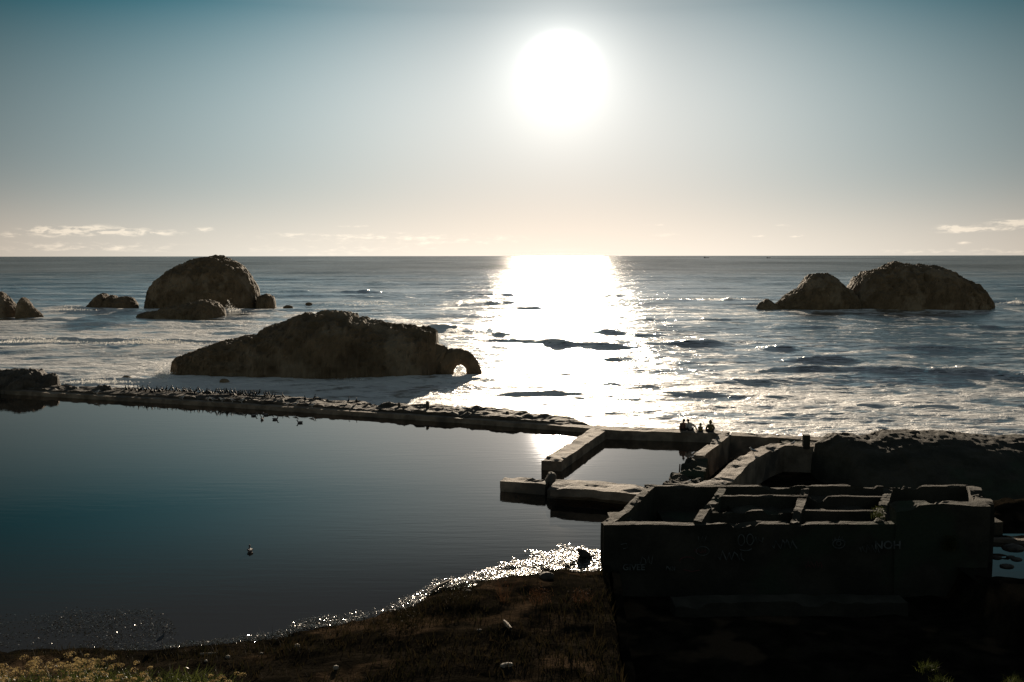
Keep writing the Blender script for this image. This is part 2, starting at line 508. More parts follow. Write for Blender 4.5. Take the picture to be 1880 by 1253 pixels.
# ------------------------------------------------------------------ ground
def ground_h(x, y):
    ys = np.interp(x, SHX, SHY)
    d = ys - y
    bank = np.where(d > 0, .16 * np.minimum(d, 3.5) + .05 * np.clip(d - 3.5, 0, 10), np.maximum(d * .3, -1.0))
    bank = bank + np.where(d > 0, np.minimum(d, 1.5) * .16, 0.04) * fbm2(x, y, .55, 5, 300)
    # the mouth of the building: bed rises to the ruin floor on the right
    hill = 10.6 - .455 * y + fbm2(x, y, .25, 4, 310) * .35 - .35 * sstep(6, 14, x)
    hump = 1.62 * sstep(-1.6, -4.2, x) * np.exp(-((y - 12.6) / 2.6) ** 2) * (1 + .10 * fbm2(x, y, .8, 3, 320))
    hump = hump * (1 - .18 * sstep(-5.6, -7.5, x))
    hill = hill + hump
    h = np.maximum(bank, hill)
    # ground lowered so the ruin's shadow reaches farther; black wall holds back the bank
    xw = 3.75 + (y - 38) * .06
    pit = sstep(-.15, .25, x - xw) * sstep(38.6, 38.3, y) * sstep(17.4, 16.8, x)
    low_ = -1.25 + .12 * fbm2(x, y, .8, 4, 360)
    h = h * (1 - pit) + np.minimum(h, np.maximum(low_, hill)) * pit
    # seaward fall
    h = np.where(y > 68, np.minimum(h, -1 - (y - 68) * .25), h)
    # mound and puddle hollow right of the ruin
    h = h + 1.5 * np.exp(-((x - 23.5) / 4.0) ** 2 - ((y - 46) / 3.0) ** 2) * (1 + .25 * fbm2(x, y, .9, 4, 330))
    in_p = sstep(17.0, 18.2, x) * sstep(42.6, 41.8, y) * sstep(34.0, 36.5, y + (x - 18) * -.25)
    flat = -.10 + .24 * fbm2(x, y, .7, 3, 340)
    h = np.where(in_p > 0, h * (1 - in_p) + flat * in_p, h)
    return np.clip(h, -4, 10.2)


def gh(x, y):
    return float(ground_h(np.array([float(x)]), np.array([float(y)]))[0])


gx = np.concatenate([np.linspace(-130, -32, 60), np.arange(-31.6, 32, .22), np.linspace(32.3, 130, 60)])
gy = np.concatenate([np.linspace(-60, 3, 40), np.arange(3.3, 10, .4), np.arange(10, 46, .16), np.linspace(46.5, 95, 80)])
GX, GY = np.meshgrid(gx, gy)
GZ = ground_h(GX, GY)
fine = fbm2(GX, GY, 2.6, 4, 350) * .07 * (GZ > -.05)
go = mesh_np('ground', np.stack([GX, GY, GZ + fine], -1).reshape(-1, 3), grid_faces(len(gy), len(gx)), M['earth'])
go['kind'] = 'structure'

o = flat_poly('puddle', [Vector((17.2, 34, -.06)), Vector((34, 34, -.06)), Vector((34, 42.3, -.06)), Vector((17.2, 42.3, -.06))], M['pond'])
tag(o, 'shallow puddle with stones beside the right end of the ruin', 'puddle')


# ------------------------------------------------------------------ rocks
def profile_rock(name, prof, Y0, zbase, depth, mat, nu=170, nv=70, amp=.5, fs=.35, seed=0, power=.62, tilt=0.0, taper=1.0, front=.5, cut=None):
    """prof: points (px,py) of the crest, left to right; the rock is a body with its own depth round that crest"""
    pts = [PY(a, b, Y0) for a, b in prof]
    xs = np.array([p.x for p in pts]); zs = np.array([p.z for p in pts])
    u = np.linspace(0, 1, nu)
    x = xs[0] + (xs[-1] - xs[0]) * (u - .035 * np.sin(2 * math.pi * u))
    hgt = np.interp(x, xs, zs) - zbase
    hmax = hgt.max()
    env = np.clip(hgt / hmax, .02, 1) ** .5
    endr = np.sqrt(np.clip(1 - (2 * u - 1) ** 6, 0, 1))
    v = np.linspace(0, math.pi, nv)
    cx = np.cos(v); sz = np.clip(np.sin(v), 0, 1) ** power
    D = depth * env * endr
    Xg = np.repeat(x[:, None], nv, 1)
    Yg = Y0 + D[:, None] * (np.where(cx > 0, -cx * 2 * front, -cx * 2 * (1 - front)))[None, :] * .5 * 2
    Zg = zbase - .6 + (hgt + .6)[:, None] * sz[None, :]
    p = np.stack([Xg, Yg, Zg], -1).reshape(-1, 3)
    ctr = np.stack([Xg, np.full_like(Yg, Y0), np.full_like(Zg, zbase)], -1).reshape(-1, 3)
    nrm = p - ctr; nrm[:, 0] *= .3
    nrm /= np.linalg.norm(nrm, axis=1)[:, None] + 1e-6
    n = (fbm3(p, fs * 1.3, 6, seed, True) - .45) * .9 + fbm3(p, fs * .4, 3, seed + 9) * .4
    w_ = (.28 + .72 * np.abs(np.cos(v)))[None, :].repeat(nu, 0).ravel()
    p = p + nrm * (n * amp * w_)[:, None]
    fine_ = fbm3(p, fs * 4, 5, seed + 20, True) - .45
    p = p + nrm * (fine_ * amp * .55)[:, None]
    p[:, 2] += tilt * 0
    o = mesh_np(name, p, grid_faces(nu, nv), mat, smooth=False)
    return o


def blob_rock(name, c, r, mat, seed=0, amp=.25, sub=3, fs=1.0, rot=0.0):
    bm = bmesh.new(); bmesh.ops.create_icosphere(bm, subdivisions=sub, radius=1)
    p = np.array([v.co[:] for v in bm.verts])
    n = fbm3(p + seed * 3.1, fs, 4, seed, True) * .7 + fbm3(p + seed, fs * .7, 2, seed + 3) * .6
    p = p * (1 + amp * n)[:, None] * np.array(r)
    cr, sr = math.cos(rot), math.sin(rot)
    p = np.stack([p[:, 0] * cr - p[:, 1] * sr, p[:, 0] * sr + p[:, 1] * cr, p[:, 2]], -1)
    for v, q in zip(bm.verts, p): v.co = q
    me = bpy.data.meshes.new(name); bm.to_mesh(me); bm.free(); me.materials.append(mat)
    o = bpy.data.objects.new(name, me); C.objects.link(o); o.location = c
    return o


def seaY(py): return P(940, py, SEA).y


GR = 'rocks standing in the surf'
Yb = seaY(563)
r = profile_rock('sea_rock', [(266, 566), (277, 545), (281, 530), (289, 518), (302, 506), (318, 495), (336, 485), (352, 478), (372, 474), (384, 473), (392, 471), (400, 469), (408, 472), (418, 476),
                              (432, 482), (444, 491), (455, 503), (464, 518), (470, 532), (474, 548), (478, 562)], Yb, SEA, 15, M['rock'], 200, 90, 1.5, .16, 1)
tag(r, 'tallest rounded sea rock whose dome reaches up to the horizon', 'rock', GR)
r = profile_rock('sea_rock', [(472, 562), (474, 545), (482, 541), (488, 540), (494, 540), (500, 544), (504, 552), (505, 562)], Yb - 2, SEA, 4, M['rock'], 50, 30, .6, .35, 2)
tag(r, 'small knobbly rock touching the right foot of the tall dome', 'rock', GR)
r = profile_rock('sea_rock', [(248, 583), (256, 577), (272, 573), (292, 571), (300, 566), (318, 562), (335, 560), (352, 556), (366, 551), (380, 550), (392, 553), (402, 560), (410, 568), (414, 580)],
                 seaY(580), SEA, 7, M['rock'], 120, 46, .8, .3, 3)
tag(r, 'low jagged ledge of rock in front of the tall dome', 'rock', GR)
r = profile_rock('sea_rock', [(155, 567), (164, 559), (172, 550), (180, 542), (188, 538), (195, 541), (198, 548), (203, 543), (208, 541), (214, 548), (220, 546), (230, 544), (240, 545), (248, 554), (254, 566)],
                 seaY(566), SEA, 5, M['rock'], 110, 40, .7, .35, 4)
tag(r, 'two peaked rock breaking the surface left of the dome', 'rock', GR)
r = profile_rock('sea_rock', [(-60, 582), (-50, 550), (-30, 532), (-10, 534), (2, 537), (10, 545), (20, 555), (28, 566), (34, 581)], seaY(581), SEA, 5, M['rock'], 80, 40, .7, .35, 5)
tag(r, 'rock with a sloping wet flank, cut by the left edge of the picture', 'rock', GR)
r = profile_rock('sea_rock', [(32, 581), (37, 564), (39, 550), (42, 546), (46, 547), (52, 556), (60, 565), (70, 572), (80, 581)], seaY(582), SEA, 3.5, M['rock'], 70, 36, .5, .45, 6)
tag(r, 'narrow fang shaped rock standing apart at the far left', 'rock', GR)
Yd = seaY(684)
r = profile_rock('sea_rock', [(316, 668), (324, 657), (334, 651), (352, 646), (372, 640), (392, 633), (415, 625), (440, 621), (462, 617), (478, 613), (482, 605), (495, 600), (515, 594), (535, 588), (553, 579), (562, 577),
                              (570, 580), (580, 579), (592, 575), (612, 573), (632, 575), (650, 577), (653, 584), (662, 585), (672, 583), (676, 589), (690, 592), (710, 594), (735, 594), (755, 597), (775, 599), (792, 601),
                              (797, 604), (803, 608), (804, 622), (802, 640), (800, 655), (806, 668), (812, 680)], Yd, SEA, 7.5, M['rock'], 260, 90, 1.1, .22, 7, .5)
tag(r, 'long flat topped rock lying nearest the wall, squared off at its right end', 'rock', GR)
# natural arch


def tube_np(path, radii, ns=14, seed=0, amp=0.0, fs=1.0, squash=1.0):
    path = np.array(path, float); n = len(path)
    vs_, fs_ = [], []
    tang = np.gradient(path, axis=0); tang /= np.linalg.norm(tang, axis=1)[:, None] + 1e-9
    up = np.array([0, 1.0, 0.01])
    for i in range(n):
        a = np.cross(tang[i], up); la = np.linalg.norm(a)
        if la < 1e-3: a = np.cross(tang[i], np.array([1.0, 0, 0])); la = np.linalg.norm(a)
        a /= la; b = np.cross(a, tang[i])
        ph = np.linspace(0, 2 * math.pi, ns, endpoint=False)
        vs_.append(path[i] + radii[i] * (np.cos(ph)[:, None] * a + squash * np.sin(ph)[:, None] * b))
    p = np.concatenate(vs_)
    if amp:
        ctr = np.repeat(path, ns, 0)
        d = p - ctr
        p = p + d * (fbm3(p, fs, 5, seed, True) * amp)[:, None]
    return p, grid_faces(n, ns, True)


ap = []
for q in [(790, 660), (800, 662), (812, 668), (822, 664), (832, 658), (843, 655), (854, 657), (862, 664), (868, 674), (870, 686), (870, 696)]:
    v = PY(q[0], q[1], Yd - 1.0); ap.append(v[:])
ap = np.array(ap); tt = np.linspace(0, 10, 60); ap = np.stack([np.interp(tt, np.arange(11), ap[:, k]) for k in range(3)], -1)
rad = np.interp(tt, [0, 2, 3, 5, 7, 8, 10], [1.9, 1.7, 1.2, .85, .72, .75, .95])
p_, f_ = tube_np(ap, rad, 22, 5, .28, .8)
r = mesh_np('sea_arch', p_, f_, M['rock'], smooth=False)
leg = blob_rock('pier', PY(820, 686, Yd - 1.3), (.85, 1.1, 1.3), M['rock'], 8)
leg.parent = r
tag(r, 'small natural arch with surf under it beside the flat topped rock', 'rock arch', GR)

Ye = seaY(566)
r = profile_rock('sea_rock', [(1388, 567), (1393, 558), (1402, 552), (1408, 548), (1414, 552), (1420, 556), (1432, 562), (1440, 567)], Ye - 2, SEA, 3, M['rock'], 50, 30, .5, .45, 11)
tag(r, 'smallest lump of rock at the left tip of the right hand group', 'rock', GR)
r = profile_rock('sea_rock', [(1412, 567), (1425, 556), (1440, 546), (1455, 535), (1468, 527), (1474, 518), (1483, 507), (1492, 503), (1508, 502), (1520, 502), (1530, 510), (1540, 519), (1550, 528), (1560, 532), (1572, 545), (1585, 566)],
                 Ye, SEA, 9, M['rock'], 130, 60, 1.0, .25, 12)
tag(r, 'smaller humped rock joined to the left side of the broad right rock', 'rock', GR)
r = profile_rock('sea_rock', [(1545, 567), (1556, 545), (1563, 530), (1572, 517), (1582, 506), (1592, 498), (1610, 495), (1625, 490), (1632, 484), (1642, 481), (1655, 483), (1672, 487), (1690, 485), (1708, 488), (1722, 489), (1734, 495),
                              (1748, 504), (1765, 513), (1780, 519), (1792, 530), (1800, 540), (1812, 551), (1824, 560)], Ye + 3, SEA, 15, M['rock'], 220, 90, 1.5, .16, 13)
tag(r, 'broad high sea rock with a scarred right flank, largest on the right', 'rock', GR)
for i, (px, py, rx, rz, lb) in enumerate([(529, 565, 1.3, .6, 'low rock awash, first to the right of the knobbly rock'), (567, 559, .9, .5, 'tiny rock awash farther right, beyond the low one'),
                                          (412, 702, .5, .35, 'small round rock in the wash in front of the flat topped rock'), (233, 700, .6, .55, 'lone boulder in the shore break left of the splash')]):
    r = blob_rock('sea_rock', P(px, py, SEA + .1), (rx, rx * .8, rz), M['rock'], 60 + i)
    tag(r, lb, 'rock', GR)

# ------------------------------------------------------------------ walls


def wall(name, path, width, zbot, mat, seg=.28, amp=.05, seed=0, chips=.10, parent=None, ns=5, nt=4, batter=0.0):
    """path: Vectors whose z is the height of the top; width scalar or list; returns ONE closed swept mesh with worn edges"""
    path = [Vector(p) for p in path]
    if not isinstance(width, (list, tuple)): width = [width] * len(path)
    L = [0]
    for a, b in zip(path, path[1:]): L.append(L[-1] + (Vector((b.x, b.y, 0)) - Vector((a.x, a.y, 0))).length)
    n = max(6, int(L[-1] / seg))
    s = np.unique(np.concatenate([np.linspace(0, L[-1], n), np.array(L)]))
    cx = np.interp(s, L, [p.x for p in path]); cy = np.interp(s, L, [p.y for p in path]); cz = np.interp(s, L, [p.z for p in path])
    wv = np.interp(s, L, width)
    tx = np.gradient(cx, s); ty = np.gradient(cy, s); ln = np.hypot(tx, ty) + 1e-9; tx /= ln; ty /= ln
    nx, ny = -ty, tx
    # ring: left side bottom->top, top left->right, right side top->bottom
    ring = [(-.5 - batter, k / ns) for k in range(ns)] + [(-.5 + k / nt, 1.0) for k in range(nt + 1)] + [(.5 + batter, 1 - k / ns) for k in range(1, ns + 1)]
    ring = [((-.5 - batter * (1 - b) if a < -.49 else (.5 + batter * (1 - b) if a > .49 else a)), b) for a, b in ring]
    zb = zbot if np.ndim(zbot) else np.full(len(s), zbot)
    V = np.zeros((len(s), len(ring), 3))
    for k, (a, b) in enumerate(ring):
        V[:, k, 0] = cx + nx * a * wv; V[:, k, 1] = cy + ny * a * wv; V[:, k, 2] = zb + (cz - zb) * b
    p = V.reshape(-1, 3)
    d = np.stack([fbm3(p, 1.3, 5, seed + 1), fbm3(p, 1.3, 5, seed + 2), fbm3(p, 1.6, 5, seed + 3)], -1) * amp
    p = p + d
    # chipped corners
    top = np.array([b >= .999 for a, b in ring])
    top = np.tile(top, len(s))
    ch = np.clip(fbm3(p, .9, 5, seed + 5) - .05, 0, 1) * chips * 3.4
    p[:, 2] -= np.where(top, ch, ch * .15)
    nr = len(ring)
    f = list(grid_faces(len(s), nr, True))
    f = np.array(f)
    # end caps as quads fans
    cap = []
    for base, flip in ((0, False), ((len(s) - 1) * nr, True)):
        for k in range(nr // 2):
            q = [base + k, base + k + 1, base + nr - 2 - k, base + nr - 1 - k]
            if len(set(q)) == 4: cap.append(q if flip else q[::-1])
    f = np.concatenate([f, np.array(cap)])
    return mesh_np(name, p, f, mat, parent, smooth=False)


ZL = .34
far_pts = [P(-330, 694, ZL), P(0, 716, ZL), P(400, 739, ZL), P(850, 768.5, ZL), P(1060, 784, ZL), P(1095, 787, ZL)]
o = wall('pond_wall', [Vector(p) + Vector((0, .35, 0)) for p in far_pts], .9, -1.6, M['concrete'], .4, .035, 3, .05)
tag(o, 'long low concrete wall with a pale ledge closing the far side of the pond', 'wall')
# rough outer bank of the sea wall behind it, where the birds stand
op = [(-330, 684, .6), (0, 705, .55), (110, 711, .45), (240, 718, .5), (330, 723, .55), (500, 735, .6), (620, 747, .5), (680, 754, .4), (760, 756, .6), (880, 765, .65), (1000, 775, .5), (1050, 780, .35), (1085, 785, -.2)]
pts = []
for px, py, z in op:
    p = P(px, 0 + np.interp(px, [q[0] for q in [(-330, 694), (0, 716), (400, 739), (850, 768.5), (1095, 787)]], [694, 716, 739, 768.5, 787]), ZL)
    pts.append(Vector((p.x, p.y + 2.3, z)))
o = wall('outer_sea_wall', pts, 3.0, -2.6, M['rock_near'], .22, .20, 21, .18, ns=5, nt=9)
tag(o, 'dark broken outer sea wall behind the pond ledge, crowded with birds', 'wall')

ZW = .58
A0, A1 = P(1012, 846, ZW), P(1104, 785, ZW)
o = wall('basin_wall', [A0, A0.lerp(A1, .5), A1], [1.15, 1.1, 1.15], -1.4, M['concrete'], .25, .05, 31, .10)
tag(o, 'left concrete wall of the small basin, its broken end in the sun reflection', 'wall', 'concrete walls of the small basin')
B1 = P(1336, 796, ZW)
o = wall('basin_wall', [P(1094, 785.5, ZW + .03), P(1300, 792.5, ZW + .03), P(1334, 796, ZW + .03)], [1.5, 1.3, 1.2], -2.6, M['concrete'], .25, .05, 33, .07)
tag(o, 'seaward concrete wall of the small basin with people sitting on it', 'wall', 'concrete walls of the small basin')
o = wall('sea_wall', [P(1342, 796.5, ZW), P(1420, 800.5, ZW), P(1520, 806.5, ZW)], 1.1, -2.6, M['concrete'], .25, .06, 34, .12)
tag(o, 'worn sea wall running right from the people to the square post', 'wall')
D0, D1 = P(1283, 836, ZW + .02), P(1332, 797.5, ZW + .02)
o = wall('basin_wall', [D0, D0.lerp(D1, .55), D1], [.62, .62, .75], -1.4, M['concrete'], .2, .04, 35, .10)
tag(o, 'right concrete wall of the small basin with a narrow sloping top', 'wall', 'concrete walls of the small basin')
# crumbled remainder of that wall
o = wall('rubble_slope', [P(1285, 840, .45), P(1274, 852, .3), P(1262, 868, .28), P(1256, 884, .42), P(1240, 892, .5)], [1.0, 1.4, 1.7, 1.6, 1.4], -1.4, M['ruin'], .15, .22, 36, .3, nt=7)
tag(o, 'crumbled brown rubble between the narrow wall and the basin water', 'rubble')
# near wall, two blocks
o = wall('broken_wall_block', [P(924, 879, .55), P(1006, 885, .57)], [1.0, 1.05], -1.0, M['concrete'], .18, .07, 37, .16)
tag(o, 'shorter left block of the near basin wall with an undercut rounded end', 'wall block', 'blocks of the near basin wall')
root = empty('broken_wall_block', P(1090, 892, 0))
o = wall('coping', [P(1016, 888, .78), P(1100, 892, .78), P(1190, 901, .80)], [1.75, 1.9, 2.0], .38, M['concrete'], .18, .05, 38, .09, nt=7)
o.parent = root; o.matrix_parent_inverse = Matrix.Translation(-root.location)
o = wall('footing', [P(1012, 890.5, .42), P(1100, 895, .42), P(1186, 904, .42)], [2.2, 2.3, 2.4], -1.0, M['concrete'], .18, .05, 39, .09)
o.parent = root; o.matrix_parent_inverse = Matrix.Translation(-root.location)
tag(root, 'longer right block of the near basin wall with a wide pale flat top', 'wall block', 'blocks of the near basin wall')
o = blob_rock('boulder', P(1012, 886, .45), (.28, .45, .5), M['rock_near'], 41)
tag(o, 'dark boulder wedged in the gap between the two near wall blocks', 'boulder')

# curved path wall
cp = [(1524, 806), (1520, 815), (1500, 818), (1430, 815), (1400, 826), (1374, 840), (1352, 855), (1342, 868), (1328, 880), (1296, 891), (1270, 896)]
o = wall('curved_wall', [P(a, b, .6) for a, b in cp], [.8, .9, .9, .9, .9, .95, 1.0, 1.0, 1.0, 1.0, 1.0], -1.3, M['concrete'], .2, .06, 42, .12)
tag(o, 'curving concrete wall with a pale walkway top behind the stepped ruin', 'wall')
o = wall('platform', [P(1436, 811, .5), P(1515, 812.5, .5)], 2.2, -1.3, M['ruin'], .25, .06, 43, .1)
tag(o, 'sunken slab enclosed by the curved wall and the sea wall', 'slab')
# post
pb = P(1480, 819, .6)
o = wall('square_post', [Vector((pb.x - .19, pb.y, 1.27)), Vector((pb.x + .19, pb.y, 1.27))], .36, .45, M['ruin'], .08, .025, 44, .05)
tag(o, 'squat square concrete post standing on the curved wall', 'post')
# iron stake in the basin
sp = P(1247, 869, 0)
p_, f_ = tube_np([(sp.x, sp.y, -.9), (sp.x + .01, sp.y, .0), (sp.x + .03, sp.y, .50)], [.045, .04, .035], 8)
o = mesh_np('iron_stake', p_, f_, M['metal'])
tag(o, 'thin dark stake rising from the basin water near the rubble', 'stake')

# dark bank on the right
r = profile_rock('rocky_bank', [(1496, 815), (1512, 806), (1530, 797), (1550, 796), (1568, 798), (1580, 803), (1596, 801), (1612, 799), (1618, 794), (1640, 792), (1670, 793), (1700, 792), (1740, 793), (1770, 795), (1790, 800),
                                (1810, 799), (1830, 802), (1850, 801), (1880, 801), (1920, 806), (2000, 800), (2150, 806), (2400, 812)], 57.5, -2.2, 6.5, M['ruin'], 300, 70, .24, .35, 51, 1.0, front=.6)
tag(r, 'dark rocky bank shutting off the sea at the right', 'bank')

# ------------------------------------------------------------------ stepped ruin
ruin = empty('stepped_ruin', P(1400, 1040, 0))
inv = Matrix.Translation(-ruin.location)
ZR = 1.6


def rp(o):
    o.parent = ruin; o.matrix_parent_inverse = inv
    return o


FY = P(1100, 963, ZR)
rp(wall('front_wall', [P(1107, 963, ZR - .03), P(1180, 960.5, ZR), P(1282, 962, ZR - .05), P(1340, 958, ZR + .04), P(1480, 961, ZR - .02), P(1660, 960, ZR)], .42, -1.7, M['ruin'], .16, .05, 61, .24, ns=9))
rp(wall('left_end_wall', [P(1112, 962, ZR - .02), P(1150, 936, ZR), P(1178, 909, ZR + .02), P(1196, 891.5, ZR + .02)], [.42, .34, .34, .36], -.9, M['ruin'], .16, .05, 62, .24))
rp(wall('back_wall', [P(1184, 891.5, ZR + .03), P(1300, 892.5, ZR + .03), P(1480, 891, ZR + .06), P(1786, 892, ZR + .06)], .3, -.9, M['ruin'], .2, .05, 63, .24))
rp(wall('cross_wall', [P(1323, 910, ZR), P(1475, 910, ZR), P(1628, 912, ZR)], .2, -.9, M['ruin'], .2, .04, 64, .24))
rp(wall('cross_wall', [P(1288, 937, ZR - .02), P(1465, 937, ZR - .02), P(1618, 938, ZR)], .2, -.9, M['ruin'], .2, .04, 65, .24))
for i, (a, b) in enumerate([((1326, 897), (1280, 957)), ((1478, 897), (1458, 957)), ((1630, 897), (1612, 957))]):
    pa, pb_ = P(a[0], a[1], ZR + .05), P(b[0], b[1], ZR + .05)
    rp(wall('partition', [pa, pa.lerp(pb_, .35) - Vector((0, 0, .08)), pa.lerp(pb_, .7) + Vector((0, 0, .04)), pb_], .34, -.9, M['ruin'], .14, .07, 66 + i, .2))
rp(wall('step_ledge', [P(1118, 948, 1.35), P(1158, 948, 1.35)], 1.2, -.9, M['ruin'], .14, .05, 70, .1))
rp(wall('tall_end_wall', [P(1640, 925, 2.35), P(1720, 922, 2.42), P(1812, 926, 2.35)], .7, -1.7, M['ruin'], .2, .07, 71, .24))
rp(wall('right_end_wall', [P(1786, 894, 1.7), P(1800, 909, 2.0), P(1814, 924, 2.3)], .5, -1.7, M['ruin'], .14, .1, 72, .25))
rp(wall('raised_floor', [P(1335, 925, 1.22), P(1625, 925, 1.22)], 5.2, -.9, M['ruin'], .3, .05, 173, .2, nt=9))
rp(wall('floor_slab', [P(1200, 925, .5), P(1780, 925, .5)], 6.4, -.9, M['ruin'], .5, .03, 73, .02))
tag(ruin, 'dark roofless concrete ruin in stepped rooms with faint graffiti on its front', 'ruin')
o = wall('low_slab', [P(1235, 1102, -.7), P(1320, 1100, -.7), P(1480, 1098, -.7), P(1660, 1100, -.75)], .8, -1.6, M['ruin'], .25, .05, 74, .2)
tag(o, 'low pale concrete slab in the shade at the foot of the ruin', 'slab')
o = wall('side_wall', [Vector((4.0, 38.2, -.1)), Vector((3.7, 33, -.3)), Vector((3.2, 24, -.3))], .3, -1.8, M['earth'], .2, .08, 75, .12)
tag(o, 'black overgrown wall running toward the viewer from the corner of the ruin', 'wall')
o = wall('puddle_kerb', [P(1822, 987, .1), P(1900, 992, .1), P(1990, 999, .1)], .35, -.3, M['concrete'], .2, .03, 76, .05)
tag(o, 'pale concrete kerb along the back of the puddle', 'kerb')

# ------------------------------------------------------------------ graffiti: flat paint on the front wall
paint = rough_mat('faded_white_paint', (.05, .055, .05), (.17, .175, .165), 3.0, .9, .1, 9.0, .2)
paint_r = rough_mat('faded_red_paint', (.10, .03, .03), (.14, .05, .05), 3.0, .9, .1, 9.0, .2)


def front_y(px):
    return P(px, 960.5, ZR).y - .34


def bake(o):
    bpy.context.view_layer.update()
    me = bpy.data.meshes.new_from_object(o.evaluated_get(bpy.context.evaluated_depsgraph_get()))
    q = bpy.data.objects.new(o.name.split('.')[0] + '_paint' if o.name.startswith('lett') else 'painted_mark', me); C.objects.link(q)
    q.matrix_world = o.matrix_world.copy()
    bpy.data.objects.remove(o)
    q.location = q.matrix_world.translation
    return rp(q)


def lettering(txt, px, py, hpx, mat, label=None):
    cu = bpy.data.curves.new('lettering', 'FONT'); cu.body = txt
    Yw = front_y(px)
    cu.size = hpx / F * Yw * 1.35; cu.extrude = .012; cu.offset = .004
    o = bpy.data.objects.new('lettering', cu); C.objects.link(o)
    p = PY(px, py, Yw)
    o.location = p; o.rotation_euler = (RAD(90), 0, 0)
    o.data.materials.append(mat)
    return bake(o)


def stroke(pxpts, wpx, mat, closed=False):
    cu = bpy.data.curves.new('painted_mark', 'CURVE'); cu.dimensions = '3D'; cu.bevel_depth = 1.0; cu.bevel_resolution = 1
    for line in pxpts:
        s = cu.splines.new('POLY'); s.points.add(len(line) - 1)
        for q, (a, b) in zip(s.points, line):
            Yw = front_y(a); v = PY(a, b, Yw); q.co = (v.x, v.y, v.z, 1)
        s.use_cyclic_u = closed
    cu.bevel_depth = wpx / F * 38 * .5
    o = bpy.data.objects.new('painted_mark', cu); C.objects.link(o); cu.materials.append(mat)
    return bake(o)


def ell(cx, cy, rx, ry, n=20, a0=0, a1=360):
    return [(cx + rx * math.cos(RAD(a0 + (a1 - a0) * k / n)), cy - ry * math.sin(RAD(a0 + (a1 - a0) * k / n))) for k in range(n + 1)]


SCR = []
lettering('GIVEE', 1143, 1047, 12, paint)
lettering('NOH', 1605, 1008, 16, paint)
rg = random.Random(5)
for k in range(9):
    cx_, cy_ = 1190 + k * 52 + rg.uniform(-14, 14), rg.uniform(982, 1046)
    sz_ = rg.uniform(7, 17); ln_ = []
    for q_ in range(rg.randint(9, 16)):
        ln_.append((cx_ + (q_ - 6) * sz_ * .22 + rg.uniform(-2, 2), cy_ + sz_ * .6 * math.sin(q_ * 2.1 + rg.uniform(-.5, .5))))
    SCR.append((ln_, rg.uniform(1.2, 2.6), k % 4 == 2))
for ln_, w_, rd_ in SCR: stroke([ln_], w_, paint_r if rd_ else paint)
stroke([ell(1361, 992, 6, 10), ell(1377, 991, 6, 10)], 1.6, paint)
stroke([[(1358, 1009), (1364, 1011), (1374, 1011), (1380, 1008)]], 1.8, paint)
stroke([ell(1540, 999, 11, 8), ell(1540, 998, 4, 4)], 1.8, paint)
stroke([[(1282, 985), (1284, 1000), (1290, 985), (1292, 1000), (1297, 984)], ell(1290, 1012, 12, 8)], 1.2, paint)
stroke([[(1255, 1046), (1270, 1050), (1285, 1047)], ell(1262, 1030, 14, 7, 12, 20, 200)], 1.4, paint_r)
stroke([[(1140, 1000), (1150, 998), (1152, 1006), (1144, 1008)]], 1.2, paint)

# ------------------------------------------------------------------ vegetation


def quads(centers, sizes, normals, rot, aspect=1.0):
    """small leaf faces"""
    n = len(centers)
    nm = normals / (np.linalg.norm(normals, axis=1)[:, None] + 1e-9)
    ref = np.stack([np.cos(rot), np.sin(rot), np.zeros(n)], -1)
    a = np.cross(nm, ref); a /= np.linalg.norm(a, axis=1)[:, None] + 1e-9
    b = np.cross(nm, a)
    s = sizes[:, None]
    v = np.stack([centers + a * s * .5, centers + b * s * .5 * aspect, centers - a * s * .5, centers - b * s * .5 * aspect], 1)
    f = np.arange(n * 4).reshape(n, 4)
    return v.reshape(-1, 3), f


def blades(base, height, lean, width):
    n = len(base)
    az_ = rng.uniform(0, 2 * math.pi, n)
    d = np.stack([np.cos(az_), np.sin(az_), np.zeros(n)], -1)
    side = np.stack([-np.sin(az_ + 1), np.cos(az_ + 1), np.zeros(n)], -1) * width[:, None] * .5
    up = np.array([0, 0, 1.0])
    mid = base + up * (height * .6)[:, None] + d * (lean * .35)[:, None]
    tip = base + up * height[:, None] + d * lean[:, None]
    v = np.stack([base - side, base + side, mid + side * .7, mid - side * .7, tip + side * .15, tip - side * .15], 1).reshape(-1, 3)
    k = np.arange(n)[:, None] * 6
    f = np.concatenate([k + np.array([[0, 1, 2, 3]]), k + np.array([[3, 2, 4, 5]])])
    return v, f


# pondweed along the water line: glossy wet leaves lying almost level
cs, ss = [], []
pxs = np.concatenate([rng.uniform(300, 1104, 85000), rng.uniform(880, 1104, 80000)])
ysh = np.interp(pxs, [q[0] for q in SHORE], [q[1] for q in SHORE])
top_w = np.interp(pxs, [300, 420, 560, 700, 800, 850, 930, 960, 1030, 1104], [8, 10, 20, 17, 20, 16, 18, 34, 40, 34])
bot_w = np.interp(pxs, [300, 560, 800, 900, 1000, 1104], [9, 8, 18, 30, 16, 14])
uu = rng.beta(1.6, 1.6, len(pxs))
pys = ysh - top_w + (top_w + bot_w) * uu
pts3 = np.array([P(a, b, 0.0)[:] for a, b in zip(pxs, pys)])
nz = fbm2(pts3[:, 0], pts3[:, 1], .9, 4, 400) + .5 * fbm2(pts3[:, 0], pts3[:, 1], 3.5, 3, 401)
edge = np.minimum(uu, 1 - uu) * 2
keep = (nz + edge * .9) > rng.uniform(.0, .75, len(pxs))
dens = np.interp(pxs, [300, 420, 640, 900, 960, 1104], [.25, .3, .55, .75, 1, 1])
keep &= rng.uniform(0, 1, len(pxs)) < dens
pts3 = pts3[keep]
gz = ground_h(pts3[:, 0], pts3[:, 1])
